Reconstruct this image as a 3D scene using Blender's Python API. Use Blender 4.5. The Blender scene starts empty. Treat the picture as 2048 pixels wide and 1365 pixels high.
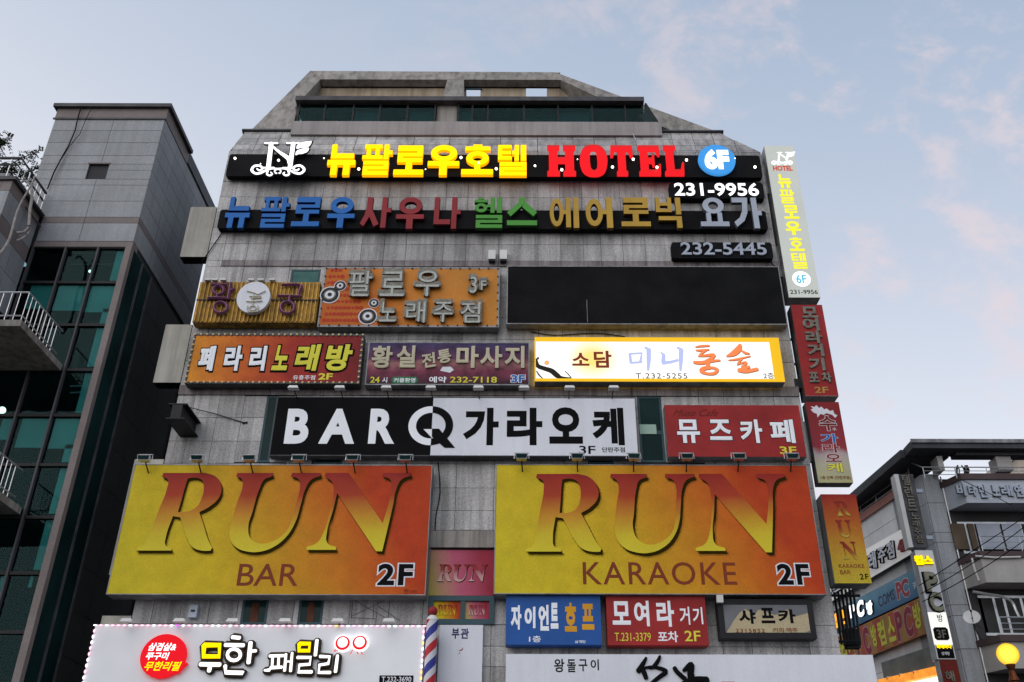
import bpy, math, random
from mathutils import Vector, Matrix
random.seed(7)
sc = bpy.context.scene
C = sc.collection
PI = math.pi
# ---------------------------------------------------------------- camera
FPX, PITCH, ROLL, PCX, PCY, EYE = 1870.0, math.radians(29.8), math.radians(.15), 1051.0, 682.5, 1.6
cd = bpy.data.cameras.new('camera'); cam = bpy.data.objects.new('camera', cd); C.objects.link(cam)
cd.sensor_width = 36; cd.sensor_fit = 'HORIZONTAL'; cd.lens = FPX/2048*36
cd.shift_x = (1024-PCX)/2048; cd.clip_end = 3000
cam.matrix_world = Matrix.Translation((0, 0, EYE)) @ Matrix.Rotation(PI/2+PITCH, 4, 'X') @ Matrix.Rotation(ROLL, 4, 'Z')
sc.camera = cam
# ---------------------------------------------------------------- view, sky, sun
sc.view_settings.view_transform = 'Standard'; sc.view_settings.look = 'None'
sc.view_settings.exposure = 0; sc.view_settings.gamma = 1; sc.view_settings.use_curve_mapping = False
sc.cycles.max_bounces = 6; sc.cycles.transparent_max_bounces = 12
sc.cycles.use_denoising = True
W = bpy.data.worlds.new('World'); sc.world = W; W.use_nodes = True
wt = W.node_tree; wn = wt.nodes; wl = wt.links; wn.clear()
SUN_EL, SUN_ROT = math.radians(38), math.radians(218)
def N(tree, typ, **kw):
    n = tree.nodes.new(typ)
    for k, v in kw.items():
        if k.startswith('i_'): n.inputs[k[2:].replace('_', ' ')].default_value = v
        elif k.startswith('n'): n.inputs[int(k[1:])].default_value = v
        else: setattr(n, k, v)
    return n
sky = wn.new('ShaderNodeTexSky'); sky.sky_type = 'NISHITA'; sky.sun_disc = False
sky.sun_elevation = SUN_EL; sky.sun_rotation = SUN_ROT
b1 = N(wt, 'ShaderNodeBackground'); b1.inputs['Strength'].default_value = .035
wl.new(sky.outputs[0], b1.inputs['Color'])
tc = wn.new('ShaderNodeTexCoord'); sep = wn.new('ShaderNodeSeparateXYZ'); wl.new(tc.outputs['Generated'], sep.inputs[0])
def wm(op, a, b=None, clamp=False):
    m = wn.new('ShaderNodeMath'); m.operation = op; m.use_clamp = clamp
    for i, x in enumerate((a, b)):
        if x is None: continue
        if isinstance(x, (int, float)): m.inputs[i].default_value = x
        else: wl.new(x, m.inputs[i])
    return m.outputs[0]
elev = wm('ADD', sep.outputs['Z'], wm('MULTIPLY', sep.outputs['X'], .22))
ramp = wn.new('ShaderNodeValToRGB'); wl.new(elev, ramp.inputs[0])
cr = ramp.color_ramp
cr.elements[0].position = 0; cr.elements[0].color = (.84, .83, .85, 1)
cr.elements[1].position = 1; cr.elements[1].color = (.16, .25, .42, 1)
for p, c in ((.42, (.82, .825, .86, 1)), (.60, (.60, .65, .745, 1)), (.78, (.43, .515, .645, 1)), (.92, (.29, .40, .55, 1))):
    e = cr.elements.new(p); e.color = c
# wisps of cloud
mp = wn.new('ShaderNodeMapping'); mp.inputs['Scale'].default_value = (1.0, 1.6, 1.4); mp.inputs['Rotation'].default_value = (.3, .5, .4)
wl.new(tc.outputs['Generated'], mp.inputs[0])
n1 = wn.new('ShaderNodeTexNoise'); n1.inputs['Scale'].default_value = 11; n1.inputs['Detail'].default_value = 7; n1.inputs['Roughness'].default_value = .62; n1.inputs['Distortion'].default_value = .25
n2 = wn.new('ShaderNodeTexNoise'); n2.inputs['Scale'].default_value = 4.0; n2.inputs['Detail'].default_value = 3
wl.new(mp.outputs[0], n1.inputs['Vector']); wl.new(mp.outputs[0], n2.inputs['Vector'])
msk = wn.new('ShaderNodeMapRange'); msk.interpolation_type = 'SMOOTHSTEP'
wl.new(wm('ADD', wm('MULTIPLY', n1.outputs[0], .75), wm('MULTIPLY', n2.outputs[0], .45)), msk.inputs[0])
msk.inputs[1].default_value = .60; msk.inputs[2].default_value = .78; msk.inputs[3].default_value = 0; msk.inputs[4].default_value = .75
mix = wn.new('ShaderNodeMix'); mix.data_type = 'RGBA'
wl.new(wm('MULTIPLY', msk.outputs[0], wm('ADD', wm('MULTIPLY', sep.outputs['X'], 1.7), .42, True)), mix.inputs[0]); wl.new(ramp.outputs[0], mix.inputs[6]); mix.inputs[7].default_value = (.82, .69, .69, 1)
b2 = N(wt, 'ShaderNodeBackground'); b2.inputs['Strength'].default_value = .90
wl.new(mix.outputs[2], b2.inputs['Color'])
ad = wn.new('ShaderNodeAddShader'); wo = wn.new('ShaderNodeOutputWorld')
wl.new(b1.outputs[0], ad.inputs[0]); wl.new(b2.outputs[0], ad.inputs[1]); wl.new(ad.outputs[0], wo.inputs[0])
sl = bpy.data.lights.new('sun', 'SUN'); sl.energy = 1.35; sl.angle = math.radians(75); sl.color = (1, .96, .93)
so = bpy.data.objects.new('sun', sl); C.objects.link(so)
sd = Vector((math.sin(SUN_ROT)*math.cos(SUN_EL), math.cos(SUN_ROT)*math.cos(SUN_EL), math.sin(SUN_EL)))
so.rotation_euler = sd.to_track_quat('Z', 'Y').to_euler(); so.location = (0, 0, 60)

# ---------------------------------------------------------------- measuring: from the photo's pixels to points on real planes
def ray(px, py):
    u = px-PCX; v = PCY-py
    u, v = u*math.cos(ROLL)-v*math.sin(ROLL), u*math.sin(ROLL)+v*math.cos(ROLL)
    return Vector((u, FPX*math.cos(PITCH)-v*math.sin(PITCH), FPX*math.sin(PITCH)+v*math.cos(PITCH)))
class Plane:
    def __init__(s, O, U, Nn, V=(0, 0, 1)):
        s.O, s.U, s.V, s.N = Vector(O), Vector(U).normalized(), Vector(V).normalized(), Vector(Nn).normalized()
    def at(s, px, py):
        d = ray(px, py); e = Vector((0, 0, EYE))
        p = e+d*((s.O-e).dot(s.N)/d.dot(s.N))-s.O
        return (p.dot(s.U), p.dot(s.V))
    def to3(s, u, v, w=0): return s.O+s.U*u+s.V*v+s.N*w
    def off(s, w): return Plane(s.O+s.N*w, s.U, s.N, s.V)
def F(Y): return Plane((0, Y, 0), (1, 0, 0), (0, -1, 0))
def P3(px, py, Y):
    u, v = F(Y).at(px, py); return Vector((u, Y, v))
def box_px(pl, x0, y0, x1, y1):
    a, b = pl.at(x0, y0), pl.at(x0, y1); c, d = pl.at(x1, y0), pl.at(x1, y1)
    xm = (x0+x1)/2
    return (max(a[0], b[0]), pl.at(xm, y1)[1], min(c[0], d[0]), pl.at(xm, y0)[1])
def quad_px(pl, TL, TR, BR, BL):
    a, b, c, d = pl.at(*TL), pl.at(*TR), pl.at(*BR), pl.at(*BL)
    return ((a[0]+d[0])/2, (c[1]+d[1])/2, (b[0]+c[0])/2, (a[1]+b[1])/2)

# ---------------------------------------------------------------- materials
def mat(name, col, rough=.6, metal=0, emit=None, es=0, noise=.12, nscale=1.5, streak=0, rnd=0, bump=0, grain=0, spec=.15, bscale=60, gscale=45, ramp=None, axis=0):
    m = bpy.data.materials.new(name); m.use_nodes = True; t = m.node_tree; n = t.nodes; l = t.links
    bs = n['Principled BSDF']; bs.inputs['Roughness'].default_value = rough; bs.inputs['Metallic'].default_value = metal
    bs.inputs['Specular IOR Level'].default_value = spec
    geo = n.new('ShaderNodeNewGeometry')
    rgb = n.new('ShaderNodeRGB'); rgb.outputs[0].default_value = (*col, 1); cur = rgb.outputs[0]
    if ramp:
        tcc = n.new('ShaderNodeTexCoord'); sp = n.new('ShaderNodeSeparateXYZ'); l.new(tcc.outputs['Generated'], sp.inputs[0])
        nz = n.new('ShaderNodeTexNoise'); nz.inputs['Scale'].default_value = 3.5; nz.inputs['Detail'].default_value = 4
        l.new(tcc.outputs['Generated'], nz.inputs['Vector'])
        if axis == 'd':
            mm = n.new('ShaderNodeMath'); mm.operation = 'MULTIPLY_ADD'; mm.inputs[1].default_value = .22; l.new(sp.outputs[2], mm.inputs[0]); l.new(sp.outputs[0], mm.inputs[2]); base = mm.outputs[0]
        else: base = sp.outputs[axis]
        ma = n.new('ShaderNodeMath'); ma.operation = 'MULTIPLY_ADD'; ma.inputs[1].default_value = .16; l.new(nz.outputs[0], ma.inputs[0]); l.new(base, ma.inputs[2])
        mb = n.new('ShaderNodeMath'); mb.operation = 'SUBTRACT'; mb.inputs[1].default_value = .08; l.new(ma.outputs[0], mb.inputs[0])
        rp = n.new('ShaderNodeValToRGB'); l.new(mb.outputs[0], rp.inputs[0])
        rp.color_ramp.elements[0].position = ramp[0][0]; rp.color_ramp.elements[0].color = (*ramp[0][1], 1)
        rp.color_ramp.elements[1].position = ramp[-1][0]; rp.color_ramp.elements[1].color = (*ramp[-1][1], 1)
        for p, c in ramp[1:-1]:
            e = rp.color_ramp.elements.new(p); e.color = (*c, 1)
        cur = rp.outputs[0]
    def mul(fac_out, lo, hi, a=0.3, b=.7):
        nonlocal cur
        mr = n.new('ShaderNodeMapRange'); mr.inputs[1].default_value = a; mr.inputs[2].default_value = b
        mr.inputs[3].default_value = lo; mr.inputs[4].default_value = hi; l.new(fac_out, mr.inputs[0])
        vm = n.new('ShaderNodeVectorMath'); vm.operation = 'SCALE'; l.new(cur, vm.inputs[0]); l.new(mr.outputs[0], vm.inputs['Scale']); cur = vm.outputs[0]
    if noise:
        t1 = n.new('ShaderNodeTexNoise'); t1.inputs['Scale'].default_value = nscale; t1.inputs['Detail'].default_value = 5
        l.new(geo.outputs['Position'], t1.inputs['Vector']); mul(t1.outputs[0], 1-noise, 1+noise)
    if grain:
        t3 = n.new('ShaderNodeTexNoise'); t3.inputs['Scale'].default_value = gscale; t3.inputs['Detail'].default_value = 3; t3.inputs['Roughness'].default_value = .8
        l.new(geo.outputs['Position'], t3.inputs['Vector']); mul(t3.outputs[0], 1-grain, 1+grain, .35, .65)
    if streak:
        mpn = n.new('ShaderNodeMapping'); mpn.inputs['Scale'].default_value = (5.5, 5.5, .35); l.new(geo.outputs['Position'], mpn.inputs[0])
        t2 = n.new('ShaderNodeTexNoise'); t2.inputs['Scale'].default_value = 1; t2.inputs['Detail'].default_value = 6; t2.inputs['Roughness'].default_value = .65
        l.new(mpn.outputs[0], t2.inputs['Vector']); mul(t2.outputs[0], 1-streak, 1+streak*.35, .36, .58)
    if rnd:
        oi = n.new('ShaderNodeObjectInfo'); mul(oi.outputs['Random'], 1-rnd, 1+rnd, 0, 1)
    l.new(cur, bs.inputs['Base Color'])
    if bump:
        t4 = n.new('ShaderNodeTexNoise'); t4.inputs['Scale'].default_value = bscale; t4.inputs['Detail'].default_value = 4
        l.new(geo.outputs['Position'], t4.inputs['Vector'])
        bp = n.new('ShaderNodeBump'); bp.inputs['Strength'].default_value = bump; bp.inputs['Distance'].default_value = .01
        l.new(t4.outputs[0], bp.inputs['Height']); l.new(bp.outputs[0], bs.inputs['Normal'])
    if emit is not None:
        if emit == 'base': l.new(cur, bs.inputs['Emission Color'])
        else: bs.inputs['Emission Color'].default_value = (*emit, 1)
        bs.inputs['Emission Strength'].default_value = es
    return m
M = {}
M['stone'] = mat('facade_stone', (.37, .36, .355), .6, noise=.26, nscale=.6, streak=.32, rnd=.15, grain=.34, bump=.3)
M['stone_wall'] = mat('facade_joint', (.05, .05, .052), .8, noise=.2)
M['stone_band'] = mat('facade_band_stone', (.21, .185, .185), .6, noise=.25, nscale=3, streak=.4, grain=.2, rnd=.08)
M['tower'] = mat('tower_granite', (.275, .285, .30), .5, noise=.10, nscale=.8, streak=.10, rnd=.06, grain=.2, bump=.3)
M['pier'] = mat('pier_granite', (.34, .355, .375), .5, noise=.10, nscale=.8, streak=.12, rnd=.08, grain=.22, bump=.3)
M['tower_gap_shade'] = mat('granite_with_gap_shade', (.028, .028, .031), .5, noise=.15, grain=.2)  # tower granite with the shade of the narrow gap put into its colour
M['tower_band'] = mat('tower_pink_granite', (.19, .16, .155), .5, noise=.12, rnd=.06, grain=.2)
M['tower_back'] = mat('tower_joint', (.05, .05, .055), .8)
M['concrete'] = mat('raw_concrete', (.265, .245, .225), .85, noise=.22, nscale=.8, streak=.38, grain=.12, bump=.5, bscale=25)
M['parapet'] = mat('painted_parapet', (.32, .295, .29), .8, noise=.12, nscale=.8, streak=.15, grain=.1)
M['beige'] = mat('beige_render', (.36, .29, .21), .85, noise=.2, nscale=1.2, streak=.25, grain=.1)
M['dark'] = mat('dark_metal', (.014, .014, .016), .5, noise=.2, nscale=4, spec=.2)
M['black'] = mat('black_panel', (.008, .008, .009), .7, noise=.35, nscale=1.2, spec=.06, grain=.3)
M['frame'] = mat('grey_sign_frame', (.22, .22, .225), .45, metal=.3, noise=.25, nscale=3, streak=.3)
M['darkframe'] = mat('dark_sign_frame', (.07, .07, .075), .5, noise=.3, nscale=3)
M['glass'] = mat('dark_glass', (.010, .030, .030), .08, noise=.4, nscale=.7, spec=.08)
M['teal'] = mat('teal_reflection_and_rail', (.25, .52, .50), .6, noise=.12, nscale=2)  # colour of the sky reflections in the tower glass, also of the stair rail
M['tealframe'] = mat('teal_window_frame', (.045, .085, .10), .5)
M['white'] = mat('white_print', (.82, .84, .88), .6, noise=.04)
M['whitebox'] = mat('white_plastic', (.62, .62, .60), .5, noise=.1)
M['whitesign'] = mat('white_sign_face', (.66, .68, .73), .45, noise=.05, nscale=.8, streak=.04, grain=.05)
M['blank'] = mat('bare_cream_sign_face', (.43, .41, .36), .7, noise=.12, nscale=1.6, streak=.18, grain=.1)
M['chrome'] = mat('dull_aluminium', (.55, .56, .58), .3, metal=.6, noise=.15, nscale=6)
M['blackprint'] = mat('black_print', (.007, .007, .008), .7, spec=.03)
def lit(name, col, es, noise=.02): return mat(name, tuple(c*.35 for c in col), .6, emit=col, es=es, noise=noise, spec=.05)
M['L_yellow'] = lit('lit_yellow', (1, .66, .0), 1.45)
M['L_red'] = lit('lit_red', (.84, .012, .018), .92)
M['L_white'] = lit('lit_white', (1, .98, 1), 1.5)
M['L_blue'] = lit('lit_blue', (.06, .33, .80), .8)
M['L_orange'] = lit('lit_orange', (1, .42, .02), 1.4)
M['bulb'] = lit('lit_bulb', (1, .92, .8), 4)
M['ledpink'] = lit('lit_pink_led', (1, .45, .62), 2.2); M['ledwhite'] = lit('lit_white_led', (1, .9, .95), 2.4)
M['ledteal'] = lit('lit_teal_led', (.02, .75, .75), 1.6); M['ledorange'] = lit('lit_amber_led', (1, .6, .15), 1.8); M['ledviolet'] = lit('lit_violet_led', (.7, .1, .9), 1.8)
M['blue'] = mat('blue_letter', (.018, .13, .42), .5, noise=.1); M['redL'] = mat('dull_red_letter', (.26, .025, .03), .5, noise=.12)
M['greenL'] = mat('green_letter', (.075, .29, .045), .5, noise=.1); M['gold'] = mat('gold_letter', (.46, .28, .045), .5, noise=.12)
M['greyL'] = mat('grey_letter', (.38, .42, .50), .5, noise=.1)
M['yellowP'] = mat('yellow_print', (.66, .62, .06), .6, noise=.08)
M['redsign'] = mat('red_sign_face', (.28, .022, .022), .5, noise=.22, nscale=1.1, grain=.12)
M['bluesign'] = mat('blue_sign_face', (.02, .085, .30), .5, noise=.1, nscale=1.2, grain=.1)
M['maroon'] = mat('maroon_print', (.15, .018, .012), .6)
M['tubegrey'] = mat('grey_letter_tray', (.165, .155, .13), .45, metal=.2, noise=.35, nscale=9)
M['tubelight'] = mat('clear_neon_tube', (.40, .42, .39), .2, noise=.3, nscale=30)
M['neonpink'] = mat('unlit_pink_neon', (.42, .20, .34), .3, noise=.25, nscale=12); M['neondark'] = mat('purple_letter_tray', (.13, .035, .085), .5, noise=.2)
M['ochre'] = mat('ribbed_ochre', (.32, .17, .025), .5, noise=.35, nscale=5, streak=.5, grain=.2)
M['ochrerib'] = mat('yellow_rib', (.50, .30, .06), .5, noise=.35, nscale=9, streak=.4)
M['tangerine'] = mat('orange_sign_face', (.5, .16, .02), .5, noise=.1, ramp=[(0, (.42, .10, .015)), (.3, (.50, .13, .012)), (.65, (.58, .21, .03)), (1, (.50, .20, .03))], axis='d', grain=.14)
M['runface'] = mat('billboard_print', (.5, .3, .02), .6, noise=.09, nscale=2.5, gscale=30, ramp=[(.0, (.56, .46, .02)), (.35, (.56, .40, .015)), (.62, (.52, .24, .012)), (.86, (.50, .11, .010)), (1.1, (.42, .045, .010))], axis='d', grain=.10)
M['runletter'] = mat('billboard_letter', (.5, .3, .02), .55, noise=.04, ramp=[(0, (.62, .52, .03)), (.22, (.58, .44, .025)), (.45, (.50, .22, .02)), (.72, (.36, .045, .015)), (1, (.27, .018, .014))], axis=2, grain=.08)
M['runbrown'] = mat('billboard_brown_print', (.19, .038, .014), .6, noise=.05)
M['pinkface'] = mat('pink_film', (.5, .1, .1), .4, noise=.08, ramp=[(0, (.42, .36, .06)), (.28, (.45, .22, .15)), (.55, (.46, .09, .16)), (1, (.30, .02, .045))], axis='d', grain=.1)
M['pinkletter'] = mat('pink_film_letter', (.5, .1, .1), .4, ramp=[(0, (.62, .42, .38)), (.4, (.5, .25, .26)), (.7, (.30, .03, .03)), (1, (.26, .02, .02))], axis=2)
M['redorange'] = mat('red_orange_sign_face', (.5, .1, .02), .5, noise=.2, nscale=2.2, ramp=[(0, (.60, .22, .015)), (.35, (.50, .09, .012)), (.6, (.30, .022, .012)), (1, (.17, .010, .012))], axis=0, grain=.12)
M['night'] = mat('purple_photo_print', (.1, .03, .06), .5, noise=.5, nscale=3.2, ramp=[(0, (.03, .012, .02)), (.3, (.16, .03, .06)), (.5, (.30, .13, .13)), (.62, (.10, .03, .07)), (1, (.035, .03, .09))], axis=2, grain=.25)
M['sogold'] = mat('pale_gold_letter', (.46, .42, .30), .5, noise=.12)
def shadow_mat():
    m = bpy.data.materials.new('printed_dark_edge'); m.use_nodes = True; t = m.node_tree; t.nodes.clear()
    a = t.nodes.new('ShaderNodeBsdfTransparent'); b = t.nodes.new('ShaderNodeBsdfDiffuse'); b.inputs[0].default_value = (.09, .06, .012, 1)
    mx = t.nodes.new('ShaderNodeMixShader'); mx.inputs[0].default_value = .06; o = t.nodes.new('ShaderNodeOutputMaterial')
    t.links.new(a.outputs[0], mx.inputs[1]); t.links.new(b.outputs[0], mx.inputs[2]); t.links.new(mx.outputs[0], o.inputs[0]); return m
M['printshade'] = shadow_mat()
def glass_mat(name, tint, refl=.06):
    m = bpy.data.materials.new(name); m.use_nodes = True; t = m.node_tree; t.nodes.clear()
    a = t.nodes.new('ShaderNodeBsdfTransparent'); a.inputs[0].default_value = (*tint, 1)
    b = t.nodes.new('ShaderNodeBsdfGlossy'); b.inputs['Roughness'].default_value = .03; b.inputs[0].default_value = (.55, .85, .85, 1)
    lw = t.nodes.new('ShaderNodeLayerWeight'); lw.inputs[0].default_value = .5; pw_ = t.nodes.new('ShaderNodeMath'); pw_.operation = 'POWER'; pw_.inputs[1].default_value = 4; t.links.new(lw.outputs['Facing'], pw_.inputs[0]); fr = t.nodes.new('ShaderNodeMath'); fr.operation = 'MULTIPLY_ADD'; fr.inputs[1].default_value = .4; fr.inputs[2].default_value = .008; t.links.new(pw_.outputs[0], fr.inputs[0])
    g = t.nodes.new('ShaderNodeNewGeometry'); nz = t.nodes.new('ShaderNodeTexNoise'); nz.inputs['Scale'].default_value = .8; t.links.new(g.outputs['Position'], nz.inputs['Vector'])
    bp = t.nodes.new('ShaderNodeBump'); bp.inputs['Strength'].default_value = .2; bp.inputs['Distance'].default_value = .05; t.links.new(nz.outputs[0], bp.inputs['Height']); t.links.new(bp.outputs[0], b.inputs['Normal'])
    mx = t.nodes.new('ShaderNodeMixShader'); o = t.nodes.new('ShaderNodeOutputMaterial')
    fm = t.nodes.new('ShaderNodeMath'); fm.operation = 'MULTIPLY'; fm.inputs[1].default_value = 1.0; t.links.new(fr.outputs[0], fm.inputs[0]); t.links.new(fm.outputs[0], mx.inputs[0]); t.links.new(a.outputs[0], mx.inputs[1]); t.links.new(b.outputs[0], mx.inputs[2]); t.links.new(mx.outputs[0], o.inputs[0]); return m
M['pane'] = glass_mat('tinted_pane', (.52, .70, .70))

# ---------------------------------------------------------------- mesh building
def wloc(o):
    v = Vector((0, 0, 0))
    while o is not None: v += o.location; o = o.parent
    return v
class MB:
    def __init__(s): s.v = []; s.f = []
    def add(s, vs, fs):
        k = len(s.v); s.v += [Vector(a) for a in vs]; s.f += [tuple(i+k for i in f) for f in fs]; return s
    def hexa(s, a):  # 8 corners: bottom 4, top 4
        return s.add(a, [(3, 2, 1, 0), (4, 5, 6, 7), (0, 1, 5, 4), (1, 2, 6, 5), (2, 3, 7, 6), (3, 0, 4, 7)])
    def box(s, x0, y0, z0, x1, y1, z1):
        return s.hexa([(x0, y0, z0), (x1, y0, z0), (x1, y1, z0), (x0, y1, z0), (x0, y0, z1), (x1, y0, z1), (x1, y1, z1), (x0, y1, z1)])
    def pbox(s, pl, u0, v0, u1, v1, w0, w1):
        return s.hexa([pl.to3(u0, v0, w1), pl.to3(u1, v0, w1), pl.to3(u1, v0, w0), pl.to3(u0, v0, w0), pl.to3(u0, v1, w1), pl.to3(u1, v1, w1), pl.to3(u1, v1, w0), pl.to3(u0, v1, w0)])
    def prism(s, pl, uv, w0, w1):
        n = len(uv); a = [pl.to3(u, v, w1) for u, v in uv]+[pl.to3(u, v, w0) for u, v in uv]
        return s.add(a, [tuple(range(n)), tuple(range(2*n-1, n-1, -1))]+[(i, i+n, (i+1) % n+n, (i+1) % n) for i in range(n)])
    def tube(s, pts, r, n=6, flat=None):
        pts = [Vector(p) for p in pts]; rs = r if isinstance(r, (list, tuple)) else [r]*len(pts); rings = []; nrm = None
        for i, p in enumerate(pts):
            d = (pts[min(i+1, len(pts)-1)]-pts[max(i-1, 0)]).normalized()
            if flat is not None: b = flat; a = d.cross(b).normalized()
            else:
                h = Vector((0, 0, 1)) if abs(d.z) < .9 else Vector((1, 0, 0)); a = d.cross(h).normalized(); b = a.cross(d)
            rings.append([p+(a*math.cos(2*PI*k/n)*rs[i]+b*math.sin(2*PI*k/n)*(rs[i] if flat is None else s.fl)) for k in range(n)])
        vs = [q for rg in rings for q in rg]; fs = []
        for i in range(len(rings)-1):
            for k in range(n): fs.append((i*n+k, i*n+(k+1) % n, (i+1)*n+(k+1) % n, (i+1)*n+k))
        fs += [tuple(range(n-1, -1, -1)), tuple((len(rings)-1)*n+k for k in range(n))]
        return s.add(vs, fs)
    def ball(s, c, r, n=10, m=6, sc_=(1, 1, 1)):
        vs = []; fs = []
        for i in range(m+1):
            t = PI*i/m
            for k in range(n):
                a = 2*PI*k/n; vs.append(Vector(c)+Vector((r*math.sin(t)*math.cos(a)*sc_[0], r*math.sin(t)*math.sin(a)*sc_[1], r*math.cos(t)*sc_[2])))
        for i in range(m):
            for k in range(n): fs.append((i*n+k, (i+1)*n+k, (i+1)*n+(k+1) % n, i*n+(k+1) % n))
        return s.add(vs, fs)
    def build(s, name, m, parent=None, smooth=False, label=None, kind=None, loc=None):
        o0 = wloc(parent)+(Vector(loc) if loc else Vector((0, 0, 0)))
        me = bpy.data.meshes.new(name); me.from_pydata([v-o0 for v in s.v], [], s.f)
        me.materials.append(M[m] if isinstance(m, str) else m)
        if smooth: me.polygons.foreach_set('use_smooth', [True]*len(me.polygons))
        me.update(); o = bpy.data.objects.new(name, me); C.objects.link(o)
        if parent is not None: o.parent = parent
        if loc: o.location = loc
        if label: o['label'] = label
        if kind: o['kind'] = kind
        return o
def link(name, me, parent, loc=(0, 0, 0), scale=(1, 1, 1), kind=None):
    o = bpy.data.objects.new(name, me); C.objects.link(o); o.parent = parent
    o.location = Vector(loc)-wloc(parent); o.scale = scale
    if kind: o['kind'] = kind
    return o
def thing(name, label, cat, loc=(0, 0, 0), group=None):
    o = bpy.data.objects.new(name, None); C.objects.link(o); o.location = loc; o.empty_display_size = .3
    o['label'] = label; o['category'] = cat
    if group: o['group'] = group
    return o
def copy_tree(o, dloc, label):
    c = o.copy(); C.objects.link(c); c.location = o.location+Vector(dloc); c['label'] = label
    for ch in list(o.children):
        k = ch.copy(); C.objects.link(k); k.parent = c
        for g in list(ch.children):
            q = g.copy(); C.objects.link(q); q.parent = k
    return c

# ---------------------------------------------------------------- lettering
_ts = bpy.data.scenes.new('lettering_workbench')
def curve_mesh(c):
    o = bpy.data.objects.new('t', c); _ts.collection.objects.link(o); vl = _ts.view_layers[0]; vl.update(); dg = vl.depsgraph
    me = bpy.data.meshes.new_from_object(o.evaluated_get(dg), depsgraph=dg)
    v = [tuple(q.co) for q in me.vertices]; f = [tuple(p.vertices) for p in me.polygons]
    bpy.data.objects.remove(o); bpy.data.curves.remove(c); bpy.data.meshes.remove(me); return v, f
_cache = {}
def glyphs(s, bold=0.0, space=1.0, rnd=0):
    key = (s, bold, space, rnd)
    if key in _cache: return _cache[key]
    c = bpy.data.curves.new('t', 'FONT'); c.body = s; c.size = 1; c.space_character = space; c.resolution_u = 4
    if bold: c.bevel_depth = bold; c.bevel_resolution = rnd; c.extrude = .0001
    else: c.extrude = .01
    _cache[key] = curve_mesh(c); return _cache[key]
def bil(q, a, b):  # q: TL TR BR BL in uv
    TL, TR, BR, BL = q
    t = [TL[i]*(1-a)+TR[i]*a for i in (0, 1)]; d = [BL[i]*(1-a)+BR[i]*a for i in (0, 1)]
    return (d[0]*(1-b)+t[0]*b, d[1]*(1-b)+t[1]*b)
def text(s, pl, m, parent, px=None, q4=None, uv=None, bold=.03, depth=.004, w=0., name='lettering', shear=0, outline=None, space=1.0, rot=0, label=None, rnd=0):
    if px: r = box_px(pl, *px); q = [(r[0], r[3]), (r[2], r[3]), (r[2], r[1]), (r[0], r[1])]
    elif uv: r = uv; q = [(r[0], r[3]), (r[2], r[3]), (r[2], r[1]), (r[0], r[1])]
    else: q = [pl.at(*p) for p in q4]
    def place(vs, fs, box, w, depth, mm, nm):
        x0, y0, x1, y1 = box; zs = [v[2] for v in vs]; z0, z1 = min(zs), max(zs)
        mbd = MB(); out = []
        for x, y, z in vs:
            a = (x-x0)/(x1-x0); b = (y-y0)/(y1-y0)
            if rot:
                ca, sa = math.cos(rot), math.sin(rot); a, b = .5+(a-.5)*ca-(b-.5)*sa, .5+(a-.5)*sa+(b-.5)*ca
            a += shear*(b-.5)
            u, v = bil(q, a, b)
            ww = w if z < (z0+z1)/2 else w+depth-(z1-z)/(z1-z0+1e-9)*min(.004, depth*.6)*2
            out.append(pl.to3(u, v, ww))
        mbd.v = out; mbd.f = fs
        return mbd.build(nm, mm, parent, label=label)
    vs, fs = glyphs(s, bold, space, rnd)
    xs = [v[0] for v in vs]; ys = [v[1] for v in vs]; box = (min(xs), min(ys), max(xs), max(ys))
    if outline:
        ov, of = glyphs(s, bold+outline[0], space, 1); place(ov, of, box, w, depth*.5, outline[1], 'lettering_outline'); w += depth*.5+.001
    return place(vs, fs, box, w, depth, m, name)
def crv(pts, sub=4):
    pts = [tuple(p) for p in pts]; out = []
    if len(pts) < 3: return pts
    for i in range(len(pts)-1):
        p0, p1, p2, p3 = pts[max(i-1, 0)], pts[i], pts[i+1], pts[min(i+2, len(pts)-1)]
        for k in range(sub):
            t = k/sub
            out.append(tuple(.5*((2*b)+(-a+c)*t+(2*a-5*b+4*c-d)*t*t+(-a+3*b-3*c+d)*t**3) for a, b, c, d in zip(p0, p1, p2, p3)))
    out.append(pts[-1]); return out
def brush(pl, strokes, m, parent, w=0, th=.01, name='lettering', Z=(0, 0, 1), smooth=True, label=None, wscale=1):
    mbd = MB(); mbd.fl = th/2; ox, oy, s = Z
    for i, st in enumerate(strokes):
        st = [tuple(p) if len(p) == 3 else (p[0], p[1], 8) for p in st]
        c = crv(st) if smooth else st
        pts = []; rs = []
        for x, y, ww in c:
            X, Y = ox+x/s, oy+y/s; u, v = pl.at(X, Y); u2, v2 = pl.at(X+10, Y); k = math.hypot(u2-u, v2-v)/10
            pts.append(pl.to3(u, v, w+th/2+i*.0006)); rs.append(max(.002, ww/s/2*k*wscale))
        d0 = (pts[0]-pts[1]).normalized()*rs[0]*.5; d1 = (pts[-1]-pts[-2]).normalized()*rs[-1]*.5
        pts = [pts[0]+d0]+pts+[pts[-1]+d1]; rs = [rs[0]*.55]+rs+[rs[-1]*.55]
        mbd.tube(pts, rs, 8, flat=pl.N)
    return mbd.build(name, m, parent, smooth=False, label=label)
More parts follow.
